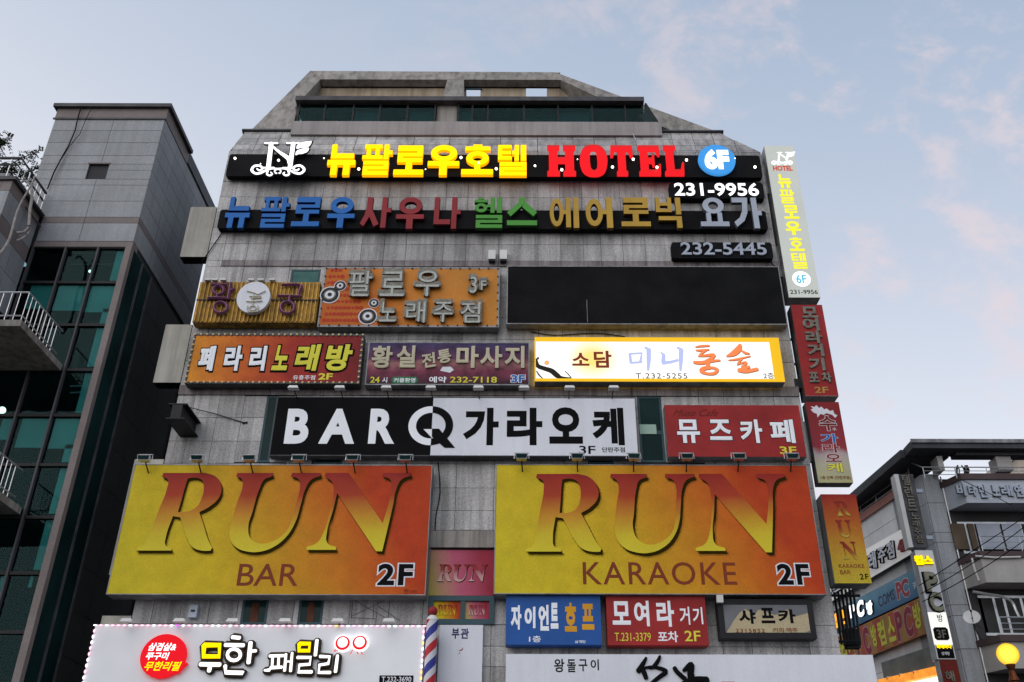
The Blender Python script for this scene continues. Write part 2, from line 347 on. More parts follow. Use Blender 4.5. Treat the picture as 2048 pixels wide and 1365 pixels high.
def fill(splines, th=.004):
    """closed splines of (u, v, smooth) -> filled solid, returned as verts, faces in (u, v, w)"""
    c = bpy.data.curves.new('s', 'CURVE'); c.dimensions = '2D'; c.fill_mode = 'BOTH'; c.extrude = th/2; c.resolution_u = 5
    for sp in splines:
        b = c.splines.new('BEZIER'); b.bezier_points.add(len(sp)-1); b.use_cyclic_u = True
        for bp, p in zip(b.bezier_points, sp):
            bp.co = (p[0], p[1], 0); t = 'AUTO' if p[2] else 'VECTOR'; bp.handle_left_type = t; bp.handle_right_type = t
    return curve_mesh(c)
def shape_px(pl, pts, m, parent, w=0, th=.01, name='emblem', Z=(0, 0, 1), smooth=True, label=None):
    ox, oy, s = Z; sp = []
    for x, y in pts:
        u, v = pl.at(ox+x/s, oy+y/s); sp.append((u, v, smooth))
    v, f = fill([sp], th); mbd = MB(); mbd.v = [pl.to3(a, b, w+th/2+c) for a, b, c in v]; mbd.f = f
    return mbd.build(name, m, parent, label=label)
def disc(pl, cu, cv, r, m, parent, w=0, th=.02, name='disc', n=32, ry=None, label=None):
    ry = ry or r; mbd = MB(); mbd.prism(pl, [(cu+r*math.cos(2*PI*k/n), cv+ry*math.sin(2*PI*k/n)) for k in range(n)], w, w+th)
    return mbd.build(name, m, parent, label=label)
def disc_px(pl, cx, cy, rx, ry, m, parent, **k):
    r = box_px(pl, cx-rx, cy-ry, cx+rx, cy+ry); a, b = pl.at(cx-rx, cy), pl.at(cx+rx, cy)
    return disc(pl, (a[0]+b[0])/2, (r[1]+r[3])/2, (b[0]-a[0])/2, m, parent, ry=(r[3]-r[1])/2, **k)
# ---------------------------------------------------------------- a sign: box body (frame) + face panel
FAC = 21.0
class Sign: pass
def sign(name, label, q, Yf, depth, face, frame='frame', rim=.035, group=None, pl=None, cat='sign', rect=None):
    S = Sign(); S.pl = pl or F(Yf); r = rect or quad_px(S.pl, *q); S.r = r
    S.t = thing(name, label, cat, S.pl.to3((r[0]+r[2])/2, r[1], 0), group)
    mbd = MB(); mbd.pbox(S.pl, r[0], r[1], r[2], r[3], -depth, 0); mbd.build('sign_box', frame, S.t)
    # raised rim and the face inside it
    if rim:
        mbd = MB(); e = rim; g = .012
        mbd.pbox(S.pl, r[0], r[1], r[2], r[1]+e, 0, g); mbd.pbox(S.pl, r[0], r[3]-e, r[2], r[3], 0, g)
        mbd.pbox(S.pl, r[0], r[1]+e, r[0]+e, r[3]-e, 0, g); mbd.pbox(S.pl, r[2]-e, r[1]+e, r[2], r[3]-e, 0, g); mbd.build('frame', frame, S.t)
    mbd = MB(); mbd.pbox(S.pl, r[0]+rim, r[1]+rim, r[2]-rim, r[3]-rim, 0, .005); S.face = mbd.build('face', face, S.t)
    S.pl = S.pl.off(.006)
    return S
def bolts(S, mname, spacing, r, name='bulb', inset=0, sides='tblr', out=.02, mats=None, stretch=1):
    me = {}
    def getm(mm):
        if mm not in me:
            b = MB(); b.ball((0, 0, 0), r, 8, 5); ob = b.build('x', mm); me[mm] = ob.data; bpy.data.objects.remove(ob)
        return me[mm]
    u0, v0, u1, v1 = S.r; u0 += inset; v0 += inset; u1 -= inset; v1 -= inset; pts = []
    nx = max(1, round((u1-u0)/spacing)); ny = max(1, round((v1-v0)/spacing))
    for i in range(nx+1):
        if 't' in sides: pts.append((u0+(u1-u0)*i/nx, v1, 0))
        if 'b' in sides: pts.append((u0+(u1-u0)*i/nx, v0, 0))
    for i in range(1, ny):
        if 'l' in sides: pts.append((u0, v0+(v1-v0)*i/ny, 1))
        if 'r' in sides: pts.append((u1, v0+(v1-v0)*i/ny, 1))
    for i, (u, v, k) in enumerate(pts):
        mm = mname if not mats else random.choice(mats)
        sc3 = (stretch, 1, 1) if not k else (1, 1, stretch)
        link(name, getm(mm), S.t, S.pl.to3(u, v, out), sc3)
# ================================================================ GROUND
mbd = MB(); mbd.add([(-600, -600, 0), (600, -600, 0), (600, 600, 0), (-600, 600, 0)], [(0, 1, 2, 3)])
g = mbd.build('ground', mat('asphalt', (.05, .05, .052), .85, noise=.2, nscale=.5)); g['kind'] = 'structure'
# ================================================================ HOTEL BUILDING
XL, XR, ZT = -8.68, 6.86, 19.99
H = thing('hotel_building', 'grey stone clad building covered in shop signs, topped by a sloping concrete roof frame', 'building', (-.9, 27, 0))
mbd = MB(); mbd.box(XL, FAC, 0, XR, 33, ZT); mbd.build('wall', 'stone_wall', H)
SLOPE = .4
PI_ = Plane((0, FAC, ZT), (1, 0, 0), (0, -1/math.hypot(1, SLOPE), SLOPE/math.hypot(1, SLOPE)), (0, SLOPE, 1))
fx = F(FAC)
zr = sorted([0.9, 1.6, 2.3, 3.0, 3.6, 4.25, 4.7, 5.1, 5.52, 5.95, 6.41, 7.08, 7.6, 8.17, 8.56, 9.03, 9.59, 10.2, 10.78, 11.41, 12.02, 12.3, 13.0, 13.65, 14.3, 14.95, 15.4, 15.91, 16.11, 16.66, 17.2, 17.75, 18.29, 18.85, 19.42, 19.99])
xc = [-8.68, -8.25, -7.62, -7.0, -6.38, -5.76, -5.13, -4.5, -3.88, -3.28, -2.26, -1.64, -.74, .34, .96, 1.58, 2.06, 2.66, 3.28, 4.32, 4.95, 5.6, 6.2, 6.86]
def hid_rects():
    hid = []
    for q in [((457, 310), (1522, 310), (1525, 352), (455, 352)), ((440, 424), (1530, 424), (1535, 456), (436, 456)), ((397, 568), (640, 566), (630, 640), (392, 640)), ((650, 538), (998, 538), (998, 652), (640, 652)),
              ((1014, 534), (1557, 534), (1575, 650), (1014, 650)), ((388, 672), (727, 672), (720, 766), (373, 766)), ((736, 686), (1060, 686), (1058, 768), (733, 768)), ((1069, 678), (1557, 678), (1569, 762), (1069, 762)),
              ((549, 797), (1271, 797), (1275, 911), (542, 911)), ((1329, 814), (1598, 814), (1612, 911), (1337, 911)), ((300, 935), (864, 935), (852, 1186), (250, 1186)), ((991, 935), (1616, 935), (1650, 1186), (988, 1186)),
              ((262, 1254), (849, 1254), (840, 1420), (250, 1420)), ((1012, 1312), (1660, 1312), (1680, 1420), (1012, 1420)), ((1012, 1194), (1418, 1194), (1418, 1288), (1012, 1288)), ((1440, 1200), (1625, 1200), (1630, 1276), (1440, 1276)),
              ((862, 1101), (987, 1101), (987, 1250), (858, 1250)), ((880, 1252), (963, 1252), (960, 1400), (878, 1400))]:
        hid.append(quad_px(F(FAC-.15), *q))
    return hid
HID = hid_rects()
WIN = [quad_px(fx, (583, 541), (641, 541), (636, 592), (578, 592)), quad_px(fx, (1273, 795), (1321, 795), (1331, 926), (1283, 926)), quad_px(fx, (861, 1098), (988, 1098), (989, 1250), (857, 1250)),
       quad_px(fx, (489, 1192), (541, 1192), (531, 1250), (480, 1250)), quad_px(fx, (602, 1192), (650, 1192), (643, 1250), (594, 1250)), quad_px(fx, (534, 794), (556, 794), (541, 926), (517, 926)),
       quad_px(fx, (630, 900), (687, 900), (684, 929), (626, 929)), quad_px(fx, (1175, 900), (1226, 900), (1227, 929), (1176, 929))]
def sub_rect(r, w):  # r minus w -> list of rects
    if w[0] >= r[2] or w[2] <= r[0] or w[1] >= r[3] or w[3] <= r[1]: return [r]
    out = []
    if w[1] > r[1]: out.append((r[0], r[1], r[2], w[1]))
    if w[3] < r[3]: out.append((r[0], w[3], r[2], r[3]))
    a, b = max(r[1], w[1]), min(r[3], w[3])
    if w[0] > r[0]: out.append((r[0], a, w[0], b))
    if w[2] < r[2]: out.append((w[2], a, r[2], b))
    return out
unit = MB(); e = .0
unit.hexa([(0, -.03, 0), (1, -.03, 0), (1, .01, 0), (0, .01, 0), (0, -.03, 1), (1, -.03, 1), (1, .01, 1), (0, .01, 1)])
def unit_mesh(m):
    o = unit.build('x', m); me = o.data; bpy.data.objects.remove(o); return me
UM = {k: unit_mesh(k) for k in ('stone', 'stone_band', 'tower', 'tower_band', 'pier')}
vis = []; hidp = []
for i in range(len(zr)-1):
    for j in range(len(xc)-1):
        rs = [(xc[j], zr[i], xc[j+1], zr[i+1])]
        for w in WIN: rs = [q for r in rs for q in sub_rect(r, w)]
        for r in rs:
            if r[2]-r[0] < .06 or r[3]-r[1] < .06: continue
            inside = any(r[0] >= h[0]-.02 and r[2] <= h[2]+.02 and r[1] >= h[1]-.02 and r[3] <= h[3]+.02 for h in HID) or r[3] < 5.2
            (hidp if inside else vis).append((r, i))
def visarea(r):
    rs = [r]
    for h in HID: rs = [q for x in rs for q in sub_rect(x, h)]
    return sum((x[2]-x[0])*(x[3]-x[1]) for x in rs)
vis.sort(key=lambda t: -visarea(t[0]))
hidp += vis[300:]; vis = vis[:300]
G = .011
for r, i in vis:
    band = abs(zr[i]-15.91) < .01 or abs(zr[i]-8.17) < .01 or abs(zr[i]-12.02) < .01
    link('stone_panel', UM['stone_band' if band else 'stone'], H, (r[0]+G/2, FAC-random.uniform(0, .006)-(.03 if band else 0), r[1]+G/2), (r[2]-r[0]-G, 1, r[3]-r[1]-G))
mbd = MB()
for r, i in hidp: mbd.box(r[0]+G/2, FAC-.029, r[1]+G/2, r[2]-G/2, FAC+.01, r[3]-G/2)
mbd.build('stone_cladding', 'stone', H, kind='stuff')
# sloping stone band below the roof ledge
TLx = PI_.at(490, 266); TRx = PI_.at(1441, 268); h0 = TLx[1]
def lim(v, L): return (XL+(TLx[0]-XL)*v/h0) if L else (XR+(TRx[0]-XR)*v/h0)
mbd = MB(); mbd.prism(PI_, [(XL, 0), (XR, 0), (lim(h0, 0), h0), (lim(h0, 1), h0)], -.5, 0); mbd.build('roof_slope', 'stone_wall', H)
vs_ = [0]+[PI_.at(1000, y)[1] for y in (302, 292, 281, 270.5)]+[h0]
xs2 = [-9.5, -8.62, -8.0, -7.36, -6.35, -5.7, -5.06, -4.48, -3.34, -2.28, -.76, .34, 1.4, 2.03, 2.67, 3.27, 4.37, 5.0, 5.6, 6.2, 7.2]
for i in range(len(vs_)-1):
    for j in range(len(xs2)-1):
        v0, v1 = vs_[i], vs_[i+1]; a0, b0 = max(xs2[j], lim(v0, 1)), min(xs2[j+1], lim(v0, 0)); a1, b1 = max(xs2[j], lim(v1, 1)), min(xs2[j+1], lim(v1, 0))
        if b0-a0 < .08: continue
        a1 = min(a1, b1-.01) if b1 > a1 else a1; b1 = max(b1, a1+.005)
        q = .008; m_ = MB(); m_.prism(PI_, [(a0+q, v0+q), (b0-q, v0+q), (b1-q, v1-q), (a1+q, v1-q)], .0, .025); m_.build('slope_panel', 'stone', H)
ledge = MB(); ledge.pbox(PI_, TLx[0]-.08, h0, TRx[0]+.08, h0+.07, -.3, .10); ledge.build('roof_ledge', 'darkframe', H)
# concrete roof frame lying in the same slope
def ipoly(pts, w0, w1, name, m, label=None):
    m_ = MB(); m_.prism(PI_, [PI_.at(*p) for p in pts], w0, w1); return m_.build(name, m, H, label=label)
ipoly([(500, 263), (585, 263), (592, 225), (590, 215), (612, 190), (640, 159.5), (620, 142.5)][::-1], -.55, 0, 'roof_beam', 'concrete')
ipoly([(620.5, 142.5), (1110, 145), (1121, 160.3), (640.5, 159.3)], -.25, .004, 'roof_beam', 'concrete')
ipoly([(1110.5, 145), (1440, 266), (1352, 266), (1121.5, 160.5)], -.55, 0, 'roof_beam', 'concrete')
ipoly([(895, 159.6), (928, 159.6), (928, 266), (865, 266)], -.5, -.002, 'roof_post', 'concrete')
# roof slab behind the top beam and the back wall with two openings
zt = PI_.to3(*PI_.at(900, 160)).z-.093; yt = PI_.to3(*PI_.at(900, 160)).y+.2
yb = yt*1.0
for k in range(60):
    yb += .1
    if (lambda p: p.z)(P3(900, 174.5, yb)) >= zt: break
ztop = PI_.to3(*PI_.at(900, 143)).z
aL = P3(640, 160, yt).x; aR = P3(1121, 160, yt).x
m_ = MB(); m_.box(aL-.3, yt+.1, zt, aR+.0, yb-.004, ztop-.02); m_.build('roof_slab', mat('brown_soffit', (.12, .085, .06), .8, noise=.25), H)
bx = [aL-.35, P3(932, 184, yb).x, P3(961, 184, yb).x, P3(1052, 184, yb).x, P3(1094, 184, yb).x, aR+2.4]
m_ = MB(); m_.box(bx[0], yb, 20.5, bx[1], yb+.25, zt); m_.box(bx[2], yb, 20.5, bx[3], yb+.25, zt); m_.box(bx[4], yb, 20.5, aR, yb+.25, zt); m_.box(bx[1], yb, 20.5, bx[2], yb+.25, zt-2.2); m_.box(bx[3], yb, 20.5, bx[4], yb+.25, zt-2.2)
m_.add([(aR+.002, yb, 20.5), (aR+3.6, yb, 20.5), (aR+.002, yb, zt), (aR+.002, yb+.25, 20.5), (aR+3.6, yb+.25, 20.5), (aR+.002, yb+.25, zt)], [(0, 1, 2), (5, 4, 3), (1, 4, 5, 2), (0, 2, 5, 3), (0, 3, 4, 1)])
m_.build('back_wall', 'beige', H)
m_ = MB(); m_.box(bx[1]-.05, yb-.07, zt-.10, bx[2]+.05, yb-.02, zt-.06); m_.build('opening_rail', 'tealframe', H)
# dormer: parapet, windows, flat roof
YD = 21.25
zp0 = P3(950, 270, YD).z; zp1 = P3(950, 243.5, YD).z
pl_, pr_ = P3(583, 255, YD).x, P3(1323, 255, YD).x
m_ = MB(); m_.box(pl_, YD, zp0, pr_, YD+.5, zp1); m_.build('dormer_parapet', 'parapet', H)
YG = YD+.22; zg1 = P3(950, 201, YD+.08).z
gl, gr = P3(596, 220, YG).x, P3(872, 220, YG).x; gl2, gr2 = P3(915, 220, YG).x, P3(1318, 243, YG).x
zg0 = zp1+.0
m_ = MB(); m_.box(pl_+.1, YG+1.2, zg0, pr_-.3, YG+1.25, zg1); m_.build('dormer_inner_wall', 'dark', H)
m_ = MB(); m_.box(gr+.02, YG+.1, zg0, gl2-.02, YG+.9, zg1); m_.build('dormer_post', 'concrete', H)
def window(parent, pl, u0, v0, u1, v1, ncol, nrow=1, fm='tealframe', fw=.05, depth=.06, pm='pane', cols=None):
    w = MB(); w.pbox(pl, u0, v0, u1, v0+fw, -depth, 0); w.pbox(pl, u0, v1-fw, u1, v1, -depth, 0)
    cx = cols or [u0+(u1-u0)*k/ncol for k in range(ncol+1)]
    for k, x in enumerate(cx):
        c = min(max(x, u0+fw/2), u1-fw/2); w.pbox(pl, c-fw/2, v0+fw, c+fw/2, v1-fw, -depth, .002)
    for k in range(1, nrow): z = v0+(v1-v0)*k/nrow; w.pbox(pl, u0+fw, z-fw/2, u1-fw, z+fw/2, -depth+.01, -.004)
    o = w.build('window', fm, parent)
    for k in range(len(cx)-1):
        for r_ in range(nrow):
            p_ = MB(); za, zb = v0+(v1-v0)*r_/nrow, v0+(v1-v0)*(r_+1)/nrow
            p_.pbox(pl, cx[k]+fw/2, za+fw/2, cx[k+1]-fw/2, zb-fw/2, -depth*.6, -depth*.6+.008); p_.build('pane', pm, o)
    return o
window(H, F(YG), gl, zg0, gr, zg1, 4, fm='dark', fw=.05, cols=[P3(x, 220, YG).x for x in (596, 650, 707, 760, 815, 872)])
window(H, F(YG), gl2, zg0, gr2-.45, zg1, 6, fm='dark', fw=.05, cols=[P3(x, 220, YG).x for x in (915, 945, 976, 1048, 1116, 1184, 1250, 1290)])
# canted end pane
a, b, c = Vector((P3(1290, 243, YG).x, YG, zg0)), Vector((P3(1318, 243, YG).x, YG, zg0)), Vector((P3(1288, 200, YG).x, YG, zg1))
m_ = MB(); dy = Vector((0, .04, 0)); a2 = Vector((P3(1286, 243, YG).x, YG, zg0)); m_.add([a2, b, c, a2+dy, b+dy, c+dy], [(0, 1, 2), (5, 4, 3), (1, 4, 5, 2), (0, 2, 5, 3), (0, 3, 4, 1)]); m_.build('end_pane', 'glass', H)
m_ = MB(); m_.tube([b+Vector((.03, -.02, 0)), c+Vector((.03, -.02, 0))], .035, 4); m_.build('window_frame', 'dark', H)
for x0_, x1_, mm in ((712, 758, 'tealframe'), (820, 868, 'tealframe'), (920, 946, 'tealframe'), (1050, 1110, 'glass'), (1118, 1180, 'tealframe')):
    m_ = MB(); u0, u1 = P3(x0_, 220, YG+.3).x, P3(x1_, 220, YG+.3).x; m_.box(u0, YG+.25, zg0, u1, YG+.28, zg1-.12); m_.build('curtain', mm, H)
dl, dr = P3(591, 196, YD+.08).x, P3(1288, 197, YD+.08).x
zr0 = P3(950, 201, YD+.08).z; zr1 = P3(950, 193, YD+.08).z
m_ = MB(); m_.box(dl, YD+.08, zr0, dr, YD+1.3, zr1); m_.build('dormer_roof', 'darkframe', H)
m_ = MB()
for x0_, y0_, x1_, y1_ in ((961, 175, 975, 192), (968, 175, 982, 192), (980, 174, 996, 194)): m_.tube([P3(x0_, y0_, 23.6), P3(x1_, y1_, 23.6)], .018, 5)
m_.build('stair_rail', 'teal', H)
m_ = MB(); p = PI_.to3(*PI_.at(664, 143)); m_.box(p.x-.05, p.y+.1, p.z-.02, p.x+.07, p.y+.25, p.z+.07); m_.build('roof_clip', 'redL', H)
# facade ledges: the weathered sill under the central wall and the band above the mid row
za, zb = P3(920, 1095, FAC-.12).z, P3(920, 1062, FAC-.12).z
m_ = MB(); m_.box(P3(856, 1080, 21).x, FAC-.12, za, P3(990, 1080, 21).x, FAC-.031, zb); m_.build('weathered_sill', 'concrete', H)
z1_ = P3(900, 531, FAC-.06).z
# facade windows
def fwin(w, ncol, nrow=1, bm='teal', fm='tealframe', fw=.06):
    o = window(H, F(FAC-.001), w[0], w[1], w[2], w[3], ncol, nrow, fm=fm, fw=fw, depth=.001)
for k, (w, bm) in enumerate(zip(WIN, ['teal', 'dark', 'dark', 'dark', 'dark', 'tealframe', 'black', 'black'])):
    if k == 2: continue
    o = MB(); fw = .05
    o.box(w[0], FAC-.03, w[1], w[2], FAC-.008, w[1]+fw); o.box(w[0], FAC-.03, w[3]-fw, w[2], FAC-.008, w[3]); o.box(w[0], FAC-.03, w[1]+fw, w[0]+fw, FAC-.008, w[3]-fw); o.box(w[2]-fw, FAC-.03, w[1]+fw, w[2], FAC-.008, w[3]-fw)
    if k == 1: o.box(w[0]+fw, FAC-.028, w[1]+(w[3]-w[1])*.42, w[2]-fw, FAC-.009, w[1]+(w[3]-w[1])*.42+.1)
    o = o.build('window', 'tealframe', H); p_ = MB(); p_.box(w[0]+fw, FAC-.02, w[1]+fw, w[2]-fw, FAC-.012, w[3]-fw); p_.build('pane', 'glass' if bm in ('dark', 'black', 'tealframe') else M.setdefault('dimteal', mat('dim_teal_pane', (.04, .13, .12), .4, noise=.3, nscale=3)), o)
    if k == 1:
        q = quad_px(F(FAC-.03), (1278, 850), (1312, 850), (1313, 869), (1280, 869)); p_ = MB(); p_.box(q[0], FAC-.05, q[1], q[2], FAC-.022, q[3]); p_.build('sticker', mat('pale_green_sticker', (.35, .5, .42)), o)
    if k in (3, 4):
        q = (w[0]+.2, w[1], w[2]-.2, w[3]-.16); p_ = MB(); p_.box(q[0], FAC-.026, q[1], q[2], FAC-.021, q[3]); p_.build('window_film', M.setdefault('dimfilm', mat('dim_window_film', (.10, .03, .015), .5, noise=.5, nscale=4)), o)

# ================================================================ GRANITE TOWER (left neighbour)
TY = 20.0; TX = P3(300, 360, TY).x; TB = 24.65
zT = P3(220, 213, TY).z; xTL = P3(121, 211, TY).x; zC = P3(220, 240, TY).z; zG = P3(160, 495, TY).z; zB2 = P3(160, 484, TY).z
T = thing('granite_tower_block', 'grey granite office block with a small square window above a dark glass curtain wall', 'building', (-13, 23, 0))
m_ = MB(); m_.box(xTL, TY+.03, zG, TX-.03, TB, zT-.05); m_.box(-26, TB+.6, 0, TX-.03, 34, zG-.5)
m_.box(-26, TY+1.0, 0, TX-.03, TB+.6, zG); m_.build('wall', 'tower_back', T)
rowz = [P3(200, y, TY).z for y in (240, 263, 287, 313, 342, 372, 404, 436, 448)]+[zB2]
colx = [xTL, P3(200, 340, TY).x, TX]
wq = quad_px(F(TY), (178, 330), (218, 330), (213, 360), (173, 360))
for i in range(len(rowz)-1):
    for j in range(2):
        rs = sub_rect((colx[j] if i < 7 else (P3(86, 440, TY).x if j == 0 else colx[j]), rowz[i+1], colx[j+1], rowz[i]), wq)
        for r in rs:
            if r[2]-r[0] < .05 or r[3]-r[1] < .03: continue
            link('granite_panel', UM['tower_band' if i in (7,) else 'tower'], T, (r[0]+.006, TY, r[1]+.006), (r[2]-r[0]-.012, 1, r[3]-r[1]-.012))
xW = P3(86, 437, TY).x
m_ = MB(); m_.box(xW, TY-.03, zG, TX, TY+.3, zB2-.01); m_.build('lintel_band', 'tower_band', T)
# side panels
SR = Plane((TX, 0, 0), (0, 1, 0), (1, 0, 0))
ys = [TY, 21.1, 22.0, 22.9, 23.8, TB]
um2 = {}
for k in ('tower', 'tower_band', 'tower_gap_shade'):
    u_ = MB(); u_.hexa([(-.01, 0, 0), (.03, 0, 0), (.03, 1, 0), (-.01, 1, 0), (-.01, 0, 1), (.03, 0, 1), (.03, 1, 1), (-.01, 1, 1)]); o = u_.build('x', k); um2[k] = o.data; bpy.data.objects.remove(o)
for i in range(len(rowz)-1):
    for j in range(len(ys)-1):
        a = rowz[i+1]; b = rowz[i]
        link('granite_panel', um2['tower_band' if i in (7,) else 'tower'], T, (TX-.03, ys[j]+.006, a+.006), (1, ys[j+1]-ys[j]-.012, b-a-.012))
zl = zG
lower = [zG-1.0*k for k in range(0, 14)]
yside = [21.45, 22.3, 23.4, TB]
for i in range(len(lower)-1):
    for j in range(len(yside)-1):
        link('granite_panel', um2['tower_gap_shade'], T, (TX-.03, yside[j]+.006, lower[i+1]+.006), (1, yside[j+1]-yside[j]-.012, .988))
# top panels above cornice line and cornice
m_ = MB(); m_.box(xTL-.02, TY-.03, zC, TX+.02, TY+.3, zT-.1); m_.box(TX-.3, TY+.3, zC, TX+.02, 21.9, zT-.1); m_.build('frieze', 'tower_band', T)
m_ = MB(); m_.box(xTL-.12, TY-.13, zT-.12, TX+.12, TY+.5, zT); m_.box(TX-.4, TY+.5, zT-.12, TX+.12, 21.9, zT); m_.box(TX-.3, 21.9, zT-.4, TX+.005, TB, zT); m_.build('cornice', 'darkframe', T)
m_ = MB(); m_.box(xTL-.05, TY-.06, zC-.03, TX+.05, TY-.03, zC+.03); m_.build('string_course', 'darkframe', T)
o = window(T, F(TY+.06), wq[0], wq[1], wq[2], wq[3], 1, 1, fm='dark', fw=.05, depth=.07, pm='glass')
m_ = MB(); m_.box(wq[0]-.03, TY-.05, wq[3], wq[2]+.03, TY+.0, wq[3]+.04); m_.build('window_hood', 'tower_band', T)
# curtain wall
gz = [zG]+[P3(180, y, TY).z for y in (565, 650, 740, 831, 930, 1035, 1147, 1265)]
gz += [gz[-1]-1.24*k for k in range(1, 6)]; gz = [z for z in gz if z > .3]
mx = [-23, -21, -19, -17, -15.2, P3(67, 497, TY).x, P3(132, 499, TY).x, P3(197, 499, TY).x, TX-.0]
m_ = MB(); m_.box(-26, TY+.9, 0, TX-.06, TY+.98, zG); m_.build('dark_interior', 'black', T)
for i in range(len(gz)-1):
    for j in range(3, len(mx)-1):
        p_ = MB(); p_.box(mx[j]+.03, TY+.05, gz[i+1]+.03, mx[j+1]-.03, TY+.06, gz[i]-.03); p_.build('glass_pane', 'pane', T)
m_ = MB()
for x in mx[1:-1]: m_.box(x-.022, TY-.04, .3, x+.022, TY+.08, zG)
M['mull'] = mat('dull_mullion', (.075, .07, .078), .5); mo = m_.build('mullion', 'mull', T)
m_ = MB(); m_.box(TX-.16, TY-.05, .3, TX+.0, TY+.12, zG); m_.build('corner_post', 'tower_band', T)
m_ = MB()
for z in gz: m_.box(mx[0], TY-.01, z-.035, TX-.17, TY+.09, z+.035)
m_.build('transom', 'dark', T)
def painted_sky_reflection(q):  # sky reflection in the glass, painted as a teal panel behind the pane
    r = quad_px(F(TY+.1), *q); b = MB(); b.box(r[0], TY+.09, r[1], r[2], TY+.11, r[3]); b.build('painted_sky_reflection', 'teal', T)
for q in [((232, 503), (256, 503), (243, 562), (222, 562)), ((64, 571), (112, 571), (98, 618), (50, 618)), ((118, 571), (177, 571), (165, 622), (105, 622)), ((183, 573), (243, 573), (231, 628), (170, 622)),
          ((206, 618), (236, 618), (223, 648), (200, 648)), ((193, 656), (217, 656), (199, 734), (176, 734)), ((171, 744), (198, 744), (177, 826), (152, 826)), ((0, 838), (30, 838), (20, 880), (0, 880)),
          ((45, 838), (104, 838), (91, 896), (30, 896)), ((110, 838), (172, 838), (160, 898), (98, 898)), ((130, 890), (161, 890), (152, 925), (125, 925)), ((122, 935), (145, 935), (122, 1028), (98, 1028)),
          ((13, 1008), (37, 1008), (33, 1025), (10, 1025)), ((90, 1042), (121, 1042), (96, 1140), (70, 1140)), ((0, 1152), (16, 1152), (0, 1222), (-12, 1222)), ((62, 1152), (72, 1152), (60, 1175), (56, 1175))]: painted_sky_reflection(q)
m_ = MB()
for y in (516, 529, 773, 786): m_.tube([P3(140, y, TY+.7), P3(228 if y < 600 else 165, y-1, TY+.7)], .02, 5)
m_.build('ceiling_light_track', 'greyL', T)
m_ = MB(); m_.ball(P3(180, 543, TY+.6), .04); m_.ball(P3(4, 821, TY+.5), .09); m_.build('ceiling_lamp', 'bulb', T)
# glazed strip round the corner
m_ = MB(); m_.box(TX-.04, TY+.12, .3, TX-.02, 21.4, zG); m_.build('side_glass', 'glass', T)
m_ = MB()
for y in (20.75, 21.42): m_.box(TX-.05, y-.03, .3, TX+.02, y+.03, zG)
m_.build('side_mullion', 'darkframe', T)
# cables over the roof edge
cb = thing('tower_cable', 'thin black cable draped down the granite tower from its roof edge', 'cable', P3(165, 212, TY-.16))
m_ = MB(); m_.tube([P3(x, y, TY-.1) for x, y in ((163, 212), (157, 232), (150, 262), (138, 290), (121, 320), (108, 345), (95, 378))], .018, 5)
m_.tube([P3(x, y, TY-.12) for x, y in ((186, 212), (174, 234), (160, 268), (140, 292), (122, 320), (100, 362))], .009, 5); m_.build('strand', 'black', cb)
# ---------------- front wing with roof terrace
xWg = -10.97*TY/17; wf = 15.69*TY/17; zW = 1.6+(14.58-1.6)*TY/17
Wg = thing('terrace_wing', 'lower granite wing with a railed roof terrace and vine beside the glass curtain wall', 'building', (-18, 19.2, 9))
wing_low = P3(40, 600, TY).z
zb0 = 1.6+(12.08-1.6)*TY/17-.2
m_ = MB(); m_.box(-26, wf, zb0-0.1, xWg-.03, TY-.07, zW-.1); m_.build('wall', 'tower_back', Wg)
rz = [zW-.1, zW-.42, zW-1.15, zW-1.55, zW-2.3, zb0-.1]
for i in range(5):
    k = 'tower_band' if i in (0, 2) else 'tower'
    for (xa, xb) in ((-17.2, -15.4), (-15.4, xWg-.26), (xWg-.26, xWg)):
        link('granite_panel', UM[k], Wg, (xa+.006, wf, rz[i+1]+.006), (xb-xa-.012, 1, rz[i]-rz[i+1]-.012))
    for (ya, yb_) in ((wf, wf+.8), (wf+.8, TY-.08)):
        link('granite_panel', um2[k], Wg, (xWg-.03, ya+.006, rz[i+1]+.006), (1, yb_-ya-.012, rz[i]-rz[i+1]-.012))
m_ = MB(); m_.box(-26, wf-.09, zW-.1, xWg+.09, wf+.25, zW); m_.box(xWg-.25, wf+.25, zW-.1, xWg+.09, TY-.06, zW); m_.build('coping', 'darkframe', Wg)
zR = 1.6+(15.15-1.6)*TY/17
m_ = MB(); m_.tube([(-26, wf+.02, zR), (xWg-.02, wf+.02, zR), (xWg-.02, TY-.1, zR)], .038, 6); m_.tube([(-26, wf+.02, zR-.22), (xWg-.06, wf+.02, zR-.22), (xWg-.06, TY-.1, zR-.22)], .03, 6)
for z in (-.08, -.45): m_.tube([(xWg+.12, wf+.6, zW+z), (xWg+.12, TY-.1, zW+z)], .03, 5)
m_.build('terrace_rail', 'darkframe', Wg)
m_ = MB()
for k in range(7): y = wf+.12+k*.22; m_.tube([(xWg-.03, y, zW), (xWg-.03, y, zR)], .014, 5)
for k in range(9): m_.tube([(xWg-.25-k*.3, wf+.02, zW), (xWg-.25-k*.3, wf+.02, zR)], .014, 5)
m_.build('baluster', 'chrome', Wg, kind='stuff')
m_ = MB(); m_.box(-15.2, wf+.55, zW-.3, xWg-.55, wf+1.2, zR-.05); m_.build('roof_cabinet', 'tower', Wg)
